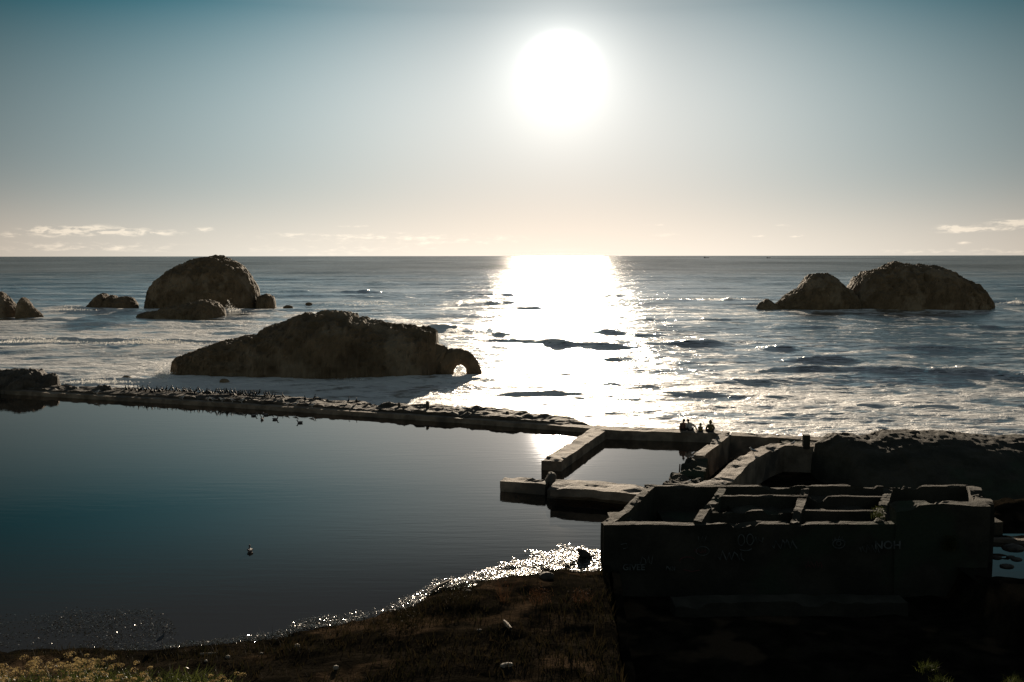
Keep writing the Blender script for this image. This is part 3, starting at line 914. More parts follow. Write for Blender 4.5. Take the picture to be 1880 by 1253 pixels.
pts3[:, 2] = np.maximum(gz, 0) + rng.uniform(.01, .10, len(pts3)) + np.clip(fbm2(pts3[:, 0], pts3[:, 1], 1.2, 3, 402), 0, 1) * .12
sd = np.where(rng.uniform(0, 1, len(pts3)) < .6, .13, .34)
n_ = np.stack([rng.normal(0, 1, len(pts3)) * sd, rng.normal(0, 1, len(pts3)) * sd, np.ones(len(pts3))], -1)
v, f = quads(pts3, rng.uniform(.02, .06, len(pts3)), n_, rng.uniform(0, 6.28, len(pts3)), .7)
o = mesh_np('pondweed', v, f, M['pondweed'], smooth=False)
tag(o, 'band of wet glittering pondweed along the near water line', 'pondweed', kind='stuff')
# drifting patch at left
n0 = 9000
px = rng.uniform(-120, 330, n0); py = rng.uniform(1112, 1198, n0)
top_ = np.interp(px, [-120, 0, 60, 120, 200, 280, 310, 330], [1135, 1128, 1130, 1121, 1120, 1122, 1136, 1170])
pts3 = np.array([P(a, b, 0.0)[:] for a, b in zip(px, py)])
nz = fbm2(pts3[:, 0], pts3[:, 1], .5, 4, 410)
keep = (py > top_ + rng.normal(0, 3, n0)) & ((nz + rng.normal(0, .25, n0)) > -.12)
pts3 = pts3[keep]; pts3[:, 2] = np.maximum(ground_h(pts3[:, 0], pts3[:, 1]), 0) + rng.uniform(.005, .06, len(pts3))
n_ = np.stack([rng.normal(0, .3, len(pts3)), rng.normal(0, .3, len(pts3)), np.ones(len(pts3))], -1)
v, f = quads(pts3, rng.uniform(.025, .075, len(pts3)), n_, rng.uniform(0, 6.28, len(pts3)), .6)
o = mesh_np('drifting_weed', v, f, M['pondweed'], smooth=False)
tag(o, 'dark raft of floating weed in the lower left corner of the pond', 'pondweed', kind='stuff')

# rough weeds on the bank
n0 = 24000
x = rng.uniform(-17, 4.2, n0); y = rng.uniform(24, 38, n0)
z = ground_h(x, y)
nz = fbm2(x, y, .45, 4, 420)
keep = (z > .05) & (nz + rng.normal(0, .2, n0) > -.05)
base = np.stack([x, y, z - .02], -1)[keep]
hgt = rng.gamma(3, .045, len(base)) * (1 + np.clip(fbm2(base[:, 0], base[:, 1], .6, 3, 421), 0, 1) * 1.5)
v, f = blades(base, hgt, hgt * rng.uniform(.1, .9, len(base)), rng.uniform(.012, .04, len(base)))
o = mesh_np('bank_weeds', v, f, M['weed'], smooth=False)
tag(o, 'low dark weeds covering the bank below the flowers', 'weeds', kind='stuff')

# flowering plants at lower left
vs_, fs_, hv, hf = [], [], [], []
nv_h = 0
plants = []
for i in range(1500):
    x = random.uniform(-9.5, -1.2); y = random.uniform(8.5, 16.0)
    if random.random() > .9 - .5 * (x > -2.8): continue
    z = gh(x, y)
    plants.append((x, y, z))
plants = np.array(plants)
base = np.repeat(plants, 9, 0) + rng.normal(0, .06, (len(plants) * 9, 3)) * np.array([1, 1, 0])
hh = rng.uniform(.10, .34, len(base))
v1, f1 = blades(base, hh, hh * rng.uniform(.2, .8, len(base)), rng.uniform(.012, .03, len(base)))
qn = 14
base = np.repeat(plants, qn, 0) + rng.normal(0, .09, (len(plants) * qn, 3)) * np.array([1, 1, 0]); base[:, 2] += rng.uniform(.03, .26, len(base))
v2, f2 = quads(base, rng.uniform(.02, .05, len(base)), rng.normal(0, 1, base.shape) + np.array([0, 0, .6]), rng.uniform(0, 6.28, len(base)), .6)
o = mesh_np('flower_foliage', np.concatenate([v1, v2]), np.concatenate([f1, f2 + len(v1)]), M['umbel_leaf'], smooth=False)
tag(o, 'green stems and leaves under the flower heads in the lower left corner', 'foliage', kind='stuff')
heads = []
for (x, y, z) in plants:
    if fbm2(np.array([x]), np.array([y]), .7, 3, 430)[0] < -.12: continue
    for k in range(random.choice((2, 3, 3))):
        heads.append((x + random.gauss(0, .06), y + random.gauss(0, .06), z + random.uniform(.24, .42), random.uniform(.03, .055)))
heads = np.array(heads)
m_ = 46
ph = rng.uniform(0, 2 * math.pi, (len(heads), m_)); ct = rng.uniform(.05, 1, (len(heads), m_)); st_ = np.sqrt(1 - ct ** 2)
dirs = np.stack([np.cos(ph) * st_, np.sin(ph) * st_, ct * .75], -1)
cc = heads[:, None, :3] + dirs * heads[:, None, 3:4]
v, f = quads(cc.reshape(-1, 3), rng.uniform(.008, .016, cc.shape[0] * m_), dirs.reshape(-1, 3) + rng.normal(0, .4, (cc.shape[0] * m_, 3)), rng.uniform(0, 6.28, cc.shape[0] * m_))
o = mesh_np('flower_heads', v, f, M['umbel'], smooth=False)
tag(o, 'golden domed flower heads massed in the lower left corner', 'flowers', kind='stuff')


def tuft(name, px, py, zoff, n, h, spread, mat, label, cat='plant', leafy=False, loc=None, group=None):
    if loc is None:
        p = P(px, py, zoff); p.z = max(gh(p.x, p.y), -.1)
    else: p = loc
    b = rng.normal(0, spread, (n, 3)) * np.array([1, 1, 0])
    hh = rng.uniform(.4, 1.0, n) * h
    v, f = blades(b, hh, hh * rng.uniform(.2, 1.1, n), rng.uniform(.006, .016, n))
    if leafy:
        c = rng.normal(0, spread * .9, (n * 6, 3)) * np.array([1, 1, 0]); c[:, 2] = rng.uniform(.1, 1.0, n * 6) * h
        v2, f2 = quads(c, rng.uniform(.02, .06, n * 6), rng.normal(0, 1, c.shape), rng.uniform(0, 6.28, n * 6), .6)
        f = np.concatenate([f, f2 + len(v)]); v = np.concatenate([v, v2])
    o = mesh_np(name, v, f, mat, smooth=False)
    o.location = p
    tag(o, label, cat, group)
    return o


tuft('dry_weed', 925, 1106, .5, 34, 1.25, .10, M['dry'], 'tall reddish dry weed standing on the bank below the pondweed', leafy=True)
tuft('dry_bush', 988, 1120, .5, 60, .55, .22, M['dry'], 'rusty brown bush on the bank left of the black wall', 'bush', True)
tuft('dry_bush', 1066, 1118, .5, 50, .42, .2, M['dry'], 'brown bush close against the black wall', 'bush', True)
tuft('thin_shrub', 840, 1116, .5, 90, .75, .3, M['weed'], 'thin leafless shrub left of the tall dry weed', 'shrub', True)
tuft('thin_shrub', 745, 1150, .5, 80, .55, .3, M['weed'], 'low dark shrub at the water edge, leftmost on the bank', 'shrub', True)
tuft('wall_fern', 1610, 950, 1.6, 60, .45, .14, M['umbel_leaf'], 'leafy fern growing on the third partition of the ruin', 'fern', True, P(1612, 952, 1.62))
tuft('ruin_plant', 1735, 1010, 0, 160, .55, .14, M['umbel_leaf'], 'spreading plant at the front of the tall end wall', 'plant', True, Vector((P(1735, 925, 2.35).x, P(1735, 925, 2.35).y - .6, .7)))
tuft('grass_tuft', 1705, 1196, .5, 260, .3, .11, M['umbel_leaf'], 'faint grass tuft alone in the black lower right', 'grass tuft', loc=None)
tuft('grass_tuft', 1728, 1221, .5, 260, .3, .11, M['umbel_leaf'], 'second faint grass tuft just under the first one at lower right', 'grass tuft')
tuft('grass_tuft', 1866, 1226, .5, 260, .35, .13, M['umbel_leaf'], 'grass tuft at the very right edge near the bottom', 'grass tuft')

# stones and driftwood on the bank
st = [(617, 1243, .07, 'round pale stone near the flowers on the lower bank', 'stone'), (418, 1203, .06, 'small orange stone beside the flowers', 'stone'),
      (378, 1218, .04, 'small pale stone above the flower heads', 'stone'), (545, 1180, .08, 'flat tan stone in the pondweed at the shore bend', 'stone')]
for i, (px, py, r_, lb, mt) in enumerate(st):
    p = P(px, py, .5); p.z = gh(p.x, p.y) + r_ * .4
    o = blob_rock('shore_stone', p, (r_ * 1.1, r_, r_ * 1.0), M[mt], 80 + i, .15, 2)
    tag(o, lb, 'stone', 'stones on the bank')
for i, (px, py, r_) in enumerate([(860, 1090, .08), (1003, 1066, .2), (880, 1180, .06), (480, 1196, .06)]):
    p = P(px, py, .4); p.z = gh(p.x, p.y) + r_ * .3
    o = blob_rock('shore_stone', p, (r_ * 1.3, r_, r_ * .8), M['stone_dark'], 90 + i, .2, 2)
    tag(o, 'dark lump of stone half buried in the weeds of the bank', 'stone', 'dark stones on the bank')
p = P(930, 1243, .6); p.z = gh(p.x, p.y) + .06
o = blob_rock('pale_rock', p, (.19, .07, .06), M['stone'], 110, .45, 3, 1.0, .3)
tag(o, 'long pale rock at the bottom edge below the driftwood', 'rock')
p = P(1075, 1026, 0)
o = blob_rock('leaning_slab', p + Vector((0, 0, .12)), (.17, .25, .42), M['stone_dark'], 111, .15, 3, .8)
o.rotation_euler = (0, RAD(-48), .1)
tag(o, 'dark oblong slab leaning out of the glittering weed beside the ruin corner', 'rock')
a, b = P(925, 1161, .5), P(938, 1177, .5); a.z = gh(a.x, a.y) + .12; b.z = gh(b.x, b.y) + .06
p_, f_ = tube_np([a[:], a.lerp(b, .5)[:], b[:]], [.03, .06, .045], 9, 3, .2, 3)
o = mesh_np('driftwood', p_, f_, M['wood']); tag(o, 'short bleached driftwood stick lying on the bank', 'driftwood')
a, b = P(786, 1096, 0), P(828, 1073, 0); a.z = .1; b.z = .16
p_, f_ = tube_np([a[:], (a.lerp(b, .5) + Vector((0, 0, .05)))[:], b[:]], [.05, .06, .03], 9, 4, .2, 3)
o = mesh_np('driftwood', p_, f_, M['wood']); tag(o, 'dark branch lying along the pondweed at the water line', 'driftwood')
a, b = P(366, 1201, .3), P(398, 1202, .3); a.z = gh(a.x, a.y) + .08; b.z = gh(b.x, b.y) + .08
p_, f_ = tube_np([a[:], a.lerp(b, .5)[:], b[:]], [.03, .04, .03], 9, 4, .2, 3)
o = mesh_np('driftwood', p_, f_, M['wood']); tag(o, 'thin board lying behind the flowers beside the orange stone', 'driftwood')
for i, (px, py, r_) in enumerate([(1829, 1024, .22), (1856, 1023, .18), (1866, 1027, .25), (1848, 1040, .28), (1860, 1006, .5), (1905, 1015, .3)]):
    o = blob_rock('puddle_stone', P(px, py, -.05), (r_ * .9, r_ * .7, r_ * .3), M['stone_dark'], 130 + i, .25, 2)
    tag(o, 'dark stone sticking out of the puddle', 'stone', 'stones in the puddle')

# rocks and stumps along the outer wall


def ylow(px, back, z):
    y0 = np.interp(px, [-330, 0, 400, 850, 1095], [694, 716, 739, 768.5, 787])
    p = P(px, y0, ZL)
    q = Vector((p.x * (p.y + back) / p.y, p.y + back, z))
    return q


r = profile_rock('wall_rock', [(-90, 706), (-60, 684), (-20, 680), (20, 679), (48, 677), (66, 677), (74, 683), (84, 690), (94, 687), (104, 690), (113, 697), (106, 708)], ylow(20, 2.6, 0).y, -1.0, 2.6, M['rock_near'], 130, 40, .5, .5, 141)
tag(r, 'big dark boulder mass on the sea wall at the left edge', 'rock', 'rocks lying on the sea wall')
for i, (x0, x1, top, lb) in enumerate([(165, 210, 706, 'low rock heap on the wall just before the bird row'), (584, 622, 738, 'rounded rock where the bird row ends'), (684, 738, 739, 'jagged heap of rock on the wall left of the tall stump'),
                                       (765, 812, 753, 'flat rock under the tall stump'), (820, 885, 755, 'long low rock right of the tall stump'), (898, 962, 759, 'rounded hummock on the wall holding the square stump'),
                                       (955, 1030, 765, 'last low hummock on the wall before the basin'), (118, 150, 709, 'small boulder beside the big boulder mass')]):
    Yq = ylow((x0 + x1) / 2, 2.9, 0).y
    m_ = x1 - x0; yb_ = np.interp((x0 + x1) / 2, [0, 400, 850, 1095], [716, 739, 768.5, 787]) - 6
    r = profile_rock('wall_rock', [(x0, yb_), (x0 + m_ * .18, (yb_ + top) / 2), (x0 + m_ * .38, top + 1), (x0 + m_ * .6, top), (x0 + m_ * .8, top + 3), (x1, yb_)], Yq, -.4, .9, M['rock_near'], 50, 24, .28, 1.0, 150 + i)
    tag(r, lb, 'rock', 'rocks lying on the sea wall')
for (px, yt, yb_, wpx, lb) in [(733, 739, 754, 5, 'stump of post on the jagged rock heap'), (785, 737, 754, 6, 'tallest broken post stump on the sea wall'), (814, 748, 758, 4, 'thin short stump right of the tallest stump'),
                               (932, 755, 766, 6, 'square stump on the rounded hummock'), (878, 757, 765, 5, 'low stump above the long low rock')]:
    q = ylow(px, 2.4, 0); a_ = PY(px, yt, q.y); b_ = PY(px, yb_, q.y); hw = wpx / F * q.y * .5
    o = wall('post_stump', [Vector((a_.x - hw, a_.y, a_.z)), Vector((a_.x + hw * .3, a_.y, a_.z + .02)), Vector((a_.x + hw, a_.y, a_.z - .12))], .3, b_.z - .4, M['rock_near'], .06, .03, int(px), .08)
    tag(o, lb, 'stump', 'post stumps on the sea wall')

# ------------------------------------------------------------------ birds
M['black_bird'] = plain('black_plumage', (.012, .012, .012), .6, .4)
M['white_bird'] = plain('white_plumage', (.75, .73, .70), .8)
M['grey_bird'] = plain('grey_plumage', (.10, .10, .11), .7)
M['bill'] = plain('bill_horn', (.30, .20, .08), .5)


def ringed(path, radii, ns=10):
    """closed tapering body: path points with a radius each"""
    p, f = tube_np(path, radii, ns)
    n = len(path)
    c0 = len(p)
    p = np.concatenate([p, [np.array(path[0], float), np.array(path[-1], float)]])
    tri = []
    for k in range(0, ns, 2):
        tri.append([c0, (k + 2) % ns, k + 1, k]); b = (n - 1) * ns; tri.append([c0 + 1, b + k, b + k + 1, b + (k + 2) % ns])
    return p, np.concatenate([f, np.array(tri)])


def join(parts):
    V, Fc, o_ = [], [], 0
    for v, f in parts:
        V.append(v); Fc.append(f + o_); o_ += len(v)
    return np.concatenate(V), np.concatenate(Fc)


def bird(kind):
    # faces +x; feet at the origin
    if kind == 'cormorant':
        body = [(-.20, 0, .02), (-.14, 0, .10), (-.06, 0, .20), (.01, 0, .30), (.05, 0, .38), (.05, 0, .45), (.03, 0, .51), (.06, 0, .55), (.10, 0, .555), (.17, 0, .55)]
        rad = [.012, .04, .075, .085, .06, .032, .026, .032, .022, .006]
        legs = [[(0, .035, .17), (.01, .035, .0)], [(0, -.035, .17), (.01, -.035, 0)]]
    elif kind == 'gull':
        body = [(-.30, 0, .16), (-.18, 0, .18), (-.06, 0, .20), (.06, 0, .22), (.12, 0, .27), (.15, 0, .33), (.18, 0, .355), (.22, 0, .35), (.27, 0, .335)]
        rad = [.010, .045, .08, .078, .05, .038, .042, .025, .006]
        legs = [[(0, .03, .14), (.0, .03, 0)], [(0, -.03, .14), (.0, -.03, 0)]]
    elif kind == 'duck':
        body = [(-.24, 0, .10), (-.18, 0, .06), (-.06, 0, .04), (.07, 0, .05), (.13, 0, .10), (.14, 0, .17), (.16, 0, .21), (.20, 0, .21), (.26, 0, .195)]
        rad = [.012, .055, .09, .085, .045, .032, .042, .028, .012]
        legs = []
    else:  # heron
        body = [(-.30, 0, .42), (-.20, 0, .46), (-.08, 0, .52), (.04, 0, .60), (.10, 0, .68), (.11, 0, .78), (.07, 0, .88), (.06, 0, .98), (.09, 0, 1.05), (.14, 0, 1.06), (.30, 0, 1.04)]
        rad = [.015, .06, .095, .085, .045, .028, .024, .024, .034, .022, .004]
        legs = [[(0, .03, .50), (.02, .03, .25), (0, .03, 0)], [(0, -.03, .50), (-.03, -.03, .26), (.02, -.03, 0)]]
    parts = [ringed(body, rad, 10)]
    for L in legs: parts.append(ringed(L, [.012] * len(L), 6))
    if legs:
        for s in (1, -1):
            parts.append(ringed([(-.01, s * .03, .008), (.07, s * .03, .006)], [.012, .006], 6))
    return join(parts)


bird_mesh = {}
for k, mt in (('cormorant', 'black_bird'), ('gull', 'white_bird'), ('duck', 'grey_bird'), ('heron', 'grey_bird')):
    v, f = bird(k)
    me = bpy.data.meshes.new(k); me.from_pydata([tuple(q) for q in v], [], [tuple(int(i) for i in q) for q in f]); me.update()
    for pl in me.polygons: pl.use_smooth = True
    me.materials.append(M[mt]); bird_mesh[k] = me
# folded wings as a part of each bird
wing_mesh = {}
for k, mt, pth, rd in (('cormorant', 'black_bird', [(.03, .07, .36), (-.04, .085, .24), (-.12, .05, .12)], [.03, .045, .01]),
                       ('gull', 'grey_bird', [(.09, .06, .25), (-.05, .08, .22), (-.28, .03, .19)], [.03, .05, .008]),
                       ('duck', 'grey_bird', [(.08, .07, .09), (-.05, .09, .09), (-.22, .03, .11)], [.02, .04, .008]),
                       ('heron', 'grey_bird', [(.05, .08, .60), (-.10, .10, .52), (-.30, .04, .40)], [.03, .055, .01])):
    for s in (1, -1):
        v, f = ringed([(a, b * s, c) for a, b, c in pth], rd, 8)
        me = bpy.data.meshes.new('wing'); me.from_pydata([tuple(q) for q in v], [], [tuple(int(i) for i in q) for q in f]); me.update()
        me.materials.append(M[mt]); wing_mesh[(k, s)] = me


def add_bird(kind, name, loc, rz, scale, label, cat, group=None):
    o = bpy.data.objects.new(name, bird_mesh[kind]); C.objects.link(o)
    o.location = loc; o.rotation_euler = (0, 0, rz); o.scale = (scale,) * 3
    for s in (1, -1):
        wg = bpy.data.objects.new('wing', wing_mesh[(kind, s)]); C.objects.link(wg); wg.parent = o
    tag(o, label, cat, group)
    return o


bpy.context.view_layer.update()
dg = bpy.context.evaluated_depsgraph_get()


def drop(x, y, z=6.0, default=.5):
    """top of whatever stands there"""
    hit, loc, *_ = bpy.context.scene.ray_cast(dg, Vector((x, y, z)), Vector((0, 0, -1)))
    return loc.z if hit else default


px = 232.0
while px < 505:
    q = ylow(px, random.uniform(2.2, 3.6), 0)
    q.z = drop(q.x, q.y) - .01
    add_bird('cormorant', 'cormorant', q, random.uniform(-.6, .6) + random.choice((0, math.pi)), random.uniform(.72, .95), 'black cormorant standing upright in the crowd along the outer sea wall', 'cormorant', 'cormorants along the sea wall')
    px += random.choice((2.2, 3.4, 3.4, 4.0, 4.5, 6.5)) * (1 if px < 470 else 1.5)
for px in (520, 560, 578, 640, 655):
    q = ylow(px, 2.8, 0); q.z = drop(q.x, q.y) - .01
    add_bird('cormorant', 'cormorant', q, random.uniform(-3, 3), .85, 'black cormorant standing upright in the crowd along the outer sea wall', 'cormorant', 'cormorants along the sea wall')
for px in (178, 335, 382, 391, 408, 427, 444, 527, 543, 573):
    q = ylow(px, .45 + random.uniform(0, .2), 0); q.z = drop(q.x, q.y) - .005
    add_bird('gull', 'gull', q, random.uniform(-.5, .5) + random.choice((0, math.pi)), random.uniform(.8, 1.0), 'white gull resting on the pale ledge of the pond wall', 'gull', 'gulls on the pond wall ledge')
q = P(1383, 834, .6); q.z = drop(q.x, q.y)
add_bird('gull', 'gull', q, 2.6, 1.0, 'single white gull walking on the curved wall', 'gull')
q = P(1478 - 22, 818, .6); q.z = drop(q.x, q.y)
add_bird('gull', 'gull', q, .6, .7, 'small gull crouching left of the square post', 'gull')
q = P(1380 + 15, 802, .6); q.z = drop(q.x, q.y)
add_bird('cormorant', 'cormorant', q, .6, .6, 'lone dark bird on the sea wall right of the people', 'cormorant')
for (px, py, rz, lb) in [(467, 764, .1, 'duck swimming near the wall, leftmost of the swimming group'), (487, 763, 3.0, 'duck swimming tight against the pond wall'), (481, 771, 2.0, 'duck swimming toward the viewer, nearest in the group'),
                         (506, 771, .1, 'low duck swimming right of the group'), (550, 777, 3.1, 'duck swimming apart at the right end of the group'), (459, 1013, 1.9, 'single duck alone in the middle of the open pond')]:
    add_bird('duck', 'duck', P(px, py, -.005), rz, 1.0, lb, 'duck', 'ducks swimming on the pond')
q = P(298, 1189, 0); q.z = max(0, gh(q.x, q.y)) - .02
add_bird('heron', 'heron', q, .7, .62, 'dark heron standing at the water edge above the flowers', 'heron')

# ------------------------------------------------------------------ people


def skin_mesh(name, verts, edges, radii, mat, parent=None, sub=1, root=0):
    me = bpy.data.meshes.new(name); me.from_pydata(verts, edges, []); me.update()
    o = bpy.data.objects.new(name, me); C.objects.link(o)
    me.materials.append(mat)
    o.modifiers.new('skin', 'SKIN')
    s = o.modifiers.new('sub', 'SUBSURF'); s.levels = sub; s.render_levels = sub
    if not me.skin_vertices: me.attributes  # layer is made with the modifier
    for i, r_ in enumerate(radii):
        rr = r_ if isinstance(r_, tuple) else (r_, r_)
        me.skin_vertices[0].data[i].radius = rr
        me.skin_vertices[0].data[i].use_root = (i == root)
    if parent: o.parent = parent
    # bake to a plain mesh
    bpy.context.view_layer.update()
    d = bpy.context.evaluated_depsgraph_get()
    nm = bpy.data.meshes.new_from_object(o.evaluated_get(d))
    o.modifiers.clear(); o.data = nm
    if not nm.materials: nm.materials.append(mat)
    for pl in nm.polygons: pl.use_smooth = True
    return o


SKIN = plain('skin', (.35, .22, .15), .6)


def person(loc, rz, shirt, trouser, hair, label, lean=(0, 0), armL=None, armR=None, head=(0, .06), knees=.40, scale=1.0, hood=False):
    """seated, facing +y (the sea); pelvis at the origin on the wall"""
    g = {}
    V, E, R = [], [], []

    def add(nm, p, r_, par=None):
        g[nm] = len(V); V.append(p); R.append(r_)
        if par is not None: E.append((g[par], g[nm]))
    lx, ly = lean
    add('pel', (0, 0, .10), (.16, .12))
    add('abd', (lx * .3, ly * .3, .27), (.135, .10), 'pel')
    add('chest', (lx * .7, ly * .7, .43), (.165, .11), 'abd')
    add('neck', (lx * .95, ly * .95, .555), .055, 'chest')
    add('jaw', (lx + head[0] * .5, ly + head[1] * .6, .63), (.065, .075), 'neck')
    add('crown', (lx + head[0], ly + head[1], .74), (.078, .09), 'jaw')
    shp = {}
    for s, nm, arm in ((-1, 'l', armL), (1, 'r', armR)):
        arm = arm or [(s * .26, .02 + ly, .28), (s * .20, .20, .20)]
        add('sh' + nm, (s * .175 + lx * .8, ly * .8, .475), .058, 'chest')
        add('el' + nm, arm[0], .042, 'sh' + nm)
        add('wr' + nm, arm[1], .028, 'el' + nm)
        e, w_ = Vector(arm[0]), Vector(arm[1]); d = (w_ - e).normalized()
        pm = w_ + d * .07
        add('pm' + nm, pm[:], (.036, .018), 'wr' + nm)
        side = Vector((d.y, -d.x, 0)); side = side.normalized() if side.length > .05 else Vector((1, 0, 0))
        for k, L in enumerate((.065, .078, .083, .072)):
            off = side * ((k - 1.5) * .019)
            add(f'f{nm}{k}', (pm + off + d * L * .55)[:], .009, 'pm' + nm)
            add(f'g{nm}{k}', (pm + off + d * L * .9 - Vector((0, 0, .014)))[:], .008, f'f{nm}{k}')
        add('th' + nm, (w_ + d * .03 - side * .045)[:], .010, 'wr' + nm)
        add('ti' + nm, (w_ + d * .07 - side * .06)[:], .009, 'th' + nm)
        add('hip' + nm, (s * .09, .05, .10), .085, 'pel')
        add('kn' + nm, (s * .12, .42, knees * .6 + .02), .058, 'hip' + nm)
        add('an' + nm, (s * .11, .52, -.22 if knees < .3 else .05), .04, 'kn' + nm)
        add('toe' + nm, (s * .12, .66, -.27 if knees < .3 else .02), .035, 'an' + nm)
    body = skin_mesh('person', V, E, R, SKIN, None, 1)
    # clothing: sleeves and torso, slightly larger
    keep = ['pel', 'abd', 'chest'] + [a + b for b in 'lr' for a in ('sh', 'el', 'wr')]

    def sub(names, extra, nm, mat):
        idx = {n: i for i, n in enumerate(names)}
        vv = [V[g[n]] for n in names]
        inv_ = {v_: k for k, v_ in g.items()}
        ee = [(idx[inv_[a]], idx[inv_[b]]) for a, b in E if inv_[a] in idx and inv_[b] in idx]
        rr = []
        for n in names:
            q = R[g[n]]; q = q if isinstance(q, tuple) else (q, q)
            rr.append((q[0] + extra * 1.5, q[1] + extra * 1.5))
        return skin_mesh(nm, vv, ee, rr, mat, body, 1)
    sub(keep, .018, 'shirt', shirt)
    sub(['pel'] + [a + b for b in 'lr' for a in ('hip', 'kn', 'an')], .014, 'trousers', trouser)
    # hair or hood over crown
    hv, hf_ = ringed([(lx + head[0], ly + head[1] - .02, .60 if hood else .67), (lx + head[0], ly + head[1] - .03, .70), (lx + head[0], ly + head[1] - .015, .79), (lx + head[0], ly + head[1] - .01, .86 if hood else .835)],
                     [.10 if hood else .08, .112 if hood else .098, .08 if hood else .075, .012], 12)
    h = mesh_np('hood' if hood else 'hair', hv, hf_, shirt if hood else hair, body)
    # nose, facing the sea
    nv_, nf_ = ringed([(lx + head[0], ly + head[1] + .07, .70), (lx + head[0], ly + head[1] + .105, .675)], [.012, .008], 6)
    mesh_np('nose', nv_, nf_, SKIN, body)
    body.location = loc; body.rotation_euler = (0, 0, rz); body.scale = (scale,) * 3
    tag(body, label, 'person', 'people sitting on the basin wall')
    return body


C_pale = plain('pale_shirt', (.45, .42, .40)); C_red = plain('rust_shirt', (.16, .09, .07)); C_olive = plain('olive_jacket', (.12, .11, .05)); C_dark = plain('dark_trousers', (.03, .03, .035))
C_hair = plain('dark_hair', (.02, .015, .012)); C_yel = plain('ochre_hoodie', (.18, .14, .05))
TOPZ = ZW + .03


def seat(px, py):
    q = P(px, py, TOPZ); q.z = drop(q.x, q.y, 5, TOPZ) - .03
    return q


person(seat(1254, 790), .0, C_red, C_dark, C_hair, 'person in a rust top leaning on a straight arm, leftmost on the wall', (.02, -.04), [(-.22, -.10, .28), (-.22, -.16, .06)], None, (.03, .02), .2, .98)
person(seat(1267, 791), .25, C_pale, C_dark, C_hair, 'person in a pale shirt leaning toward the rust top neighbour', (-.13, -.04), None, [(.34, -.04, .30), (.44, -.10, .06)], (-.05, .02), .2, 1.0)
person(seat(1286, 793), -.1, C_yel, C_dark, C_hair, 'small person in an ochre hood, next to the one in the olive jacket', (0, .02), [(-.14, .06, .28), (-.06, .20, .22)], [(.14, .06, .28), (.06, .20, .22)], (0, .03), .2, .74, True)
person(seat(1304, 793), .15, C_olive, C_dark, C_hair, 'person in an olive hooded jacket with elbows out, rightmost on the wall', (0, -.01), [(-.29, .02, .24), (-.16, .22, .20)], [(.29, .0, .24), (.16, .20, .20)], (.01, .03), .2, .98, True)

# ------------------------------------------------------------------ spray
def spray(px, py, wpx, hpx, n, label, Yo=None, lean=0.0, dz=0.0):
    c = P(px, py, SEA + dz) if Yo is None else PY(px, py, Yo)
    k = c.y / F
    x = rng.normal(0, wpx * .45, n) * k
    hh = np.abs(rng.normal(0, .5, n)) * hpx * k * np.exp(-(x / (wpx * .6 * k)) ** 2) * (1 + .5 * vn2(x * 2 / k / 10, x * 0, 9))
    y = rng.normal(0, .6, n)
    p = np.stack([x + lean * hh, y, hh], -1)
    size = rng.gamma(2.0, .028, n) * (1 + c.y / 150)
    v, f = quads(p, size, rng.normal(0, 1, p.shape), rng.uniform(0, 6.28, n), .8)
    o = mesh_np('sea_spray', v, f, M['spray'], smooth=False)
    o.location = c
    tag(o, label, 'spray', kind='stuff')


m, t, out = new_mat('spray_drops')
d1 = t.node('ShaderNodeBsdfDiffuse', {0: col(.8, .8, .78)}); d2 = t.node('ShaderNodeBsdfTranslucent', {0: col(.8, .79, .76)}); tp = t.node('ShaderNodeBsdfTransparent')
mx1 = t.node('ShaderNodeMixShader', {0: .5, 1: d1.outputs[0], 2: d2.outputs[0]})
mx = t.node('ShaderNodeMixShader', {0: .45, 1: tp.outputs[0], 2: mx1.outputs[0]})
t.l.new(mx.outputs[0], out.inputs[0]); M['spray'] = m
spray(298, 700, 30, 24, 2600, 'burst of white spray in the shore break left of the flat topped rock')
spray(424, 573, 20, 14, 900, 'white splash at the foot of the tall dome')
spray(915, 582, 26, 14, 900, 'bright splash on a wave crest left of the sun path')
spray(845, 688, 12, 16, 900, 'spray bursting under the small natural arch')
spray(765, 598, 22, 8, 700, 'spray blown off the wave behind the flat topped rock')
spray(640, 702, 60, 6, 900, 'thin wash along the foot of the flat topped rock')

spray(60, 629, 110, 7, 3000, 'white spray along the far left breaker crest', dz=.75)
spray(270, 631, 110, 8, 3600, 'white spray along the breaker crest left of the flat topped rock', dz=.75)
spray(175, 703, 70, 6, 1800, 'foaming lip of the small wave behind the sea wall at left', dz=.75)
spray(120, 570, 50, 6, 900, 'foam lip of the wave between the fang shaped rock and the two peaked rock', dz=.75)
spray(1290, 550, 110, 4, 900, 'thin foam lip of the long wave left of the right hand rocks', dz=.75)
spray(690, 560, 90, 4, 900, 'broken foam on the wave behind the flat topped rock', dz=.7)
spray(1870, 557, 40, 5, 600, 'foam lip of the wave at the right edge beyond the broad rock', dz=.75)

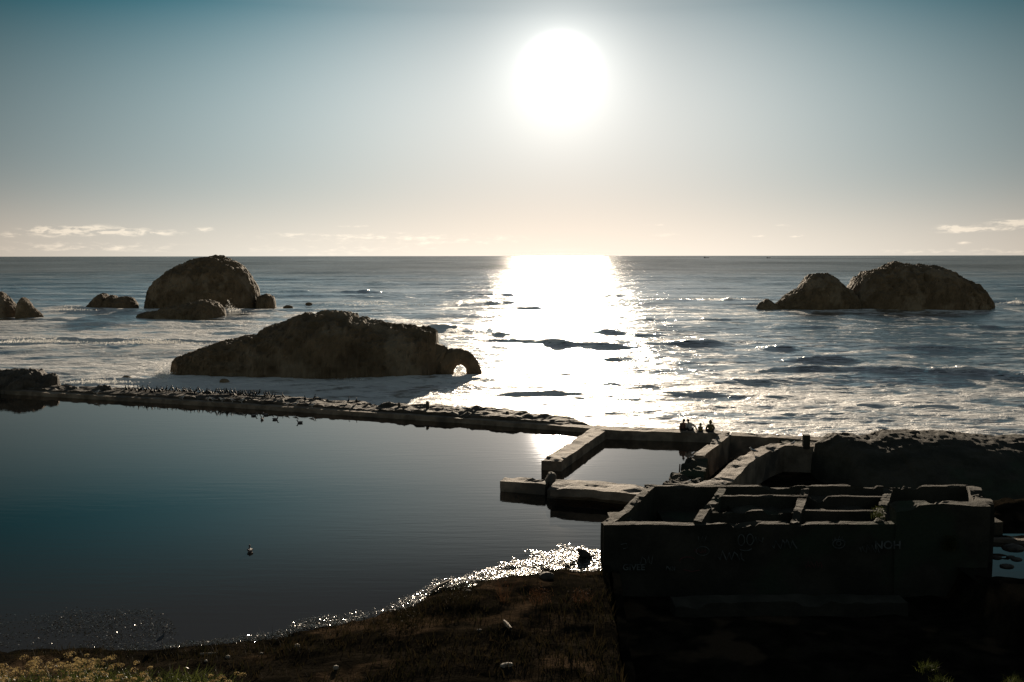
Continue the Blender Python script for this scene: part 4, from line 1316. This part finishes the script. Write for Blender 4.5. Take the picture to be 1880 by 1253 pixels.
# ------------------------------------------------------------------ ships on the horizon
hull = plain('ship_hull', (.08, .08, .09))
for (px, L, lb) in ((1297, 60, 'tiny ship on the horizon, nearer the sun path'), (1411, 45, 'tiny ship on the horizon above the small lump of rock')):
    q = P(px, 474.0, SEA)
    root = empty('ship', q); tag(root, lb, 'ship', 'ships on the horizon')
    bm = bmesh.new()
    k = q.y / 7000 * L / 60 * .6
    prof = [(-30, 0), (-32, 6), (30, 6), (36, 9), (30, 0)]
    for s in (-5, 5): [bm.verts.new((a * k, s * k, b * k)) for a, b in prof]
    bm.verts.ensure_lookup_table()
    bm.faces.new(bm.verts[:5]); bm.faces.new(bm.verts[5:])
    for i in range(5): j = (i + 1) % 5; bm.faces.new((bm.verts[i], bm.verts[j], bm.verts[5 + j], bm.verts[5 + i]))
    me = bpy.data.meshes.new('hull'); bm.to_mesh(me); bm.free(); me.materials.append(hull)
    o = bpy.data.objects.new('hull', me); C.objects.link(o); o.parent = root
    bm = bmesh.new(); bmesh.ops.create_cube(bm, size=1)
    for v_ in bm.verts: v_.co = Vector((v_.co.x * 10 * k - 20 * k, v_.co.y * 8 * k, v_.co.z * 9 * k + 10.4 * k))
    me = bpy.data.meshes.new('superstructure'); bm.to_mesh(me); bm.free(); me.materials.append(hull)
    o = bpy.data.objects.new('superstructure', me); C.objects.link(o); o.parent = root

# ------------------------------------------------------------------ haze
HAZE = 0
if HAZE:
    m, t, out = new_mat('sea_haze')
    pv = t.node('ShaderNodeVolumePrincipled', {'Color': col(1.0, .86, .68), 'Density': HAZE, 'Anisotropy': .80})
    t.l.new(pv.outputs[0], out.inputs['Volume'])
    bm = bmesh.new(); bmesh.ops.create_cube(bm, size=1)
    lo, hi = Vector((-13500, -70, -5)), Vector((13500, 18000, 16))
    for v_ in bm.verts:
        v_.co = Vector([(lo[i] if v_.co[i] < 0 else hi[i]) for i in range(3)])
    me = bpy.data.meshes.new('haze'); bm.to_mesh(me); bm.free(); me.materials.append(m)
    o = bpy.data.objects.new('haze', me); C.objects.link(o)
    tag(o, 'thin golden sea haze hanging over the surf', 'haze', kind='stuff')
    bpy.context.scene.cycles.volume_max_steps = 16

cy = bpy.context.scene.cycles
cy.max_bounces = 6; cy.diffuse_bounces = 2; cy.glossy_bounces = 4; cy.transmission_bounces = 2; cy.transparent_max_bounces = 6; cy.volume_bounces = 0
cy.sample_clamp_indirect = 6.0
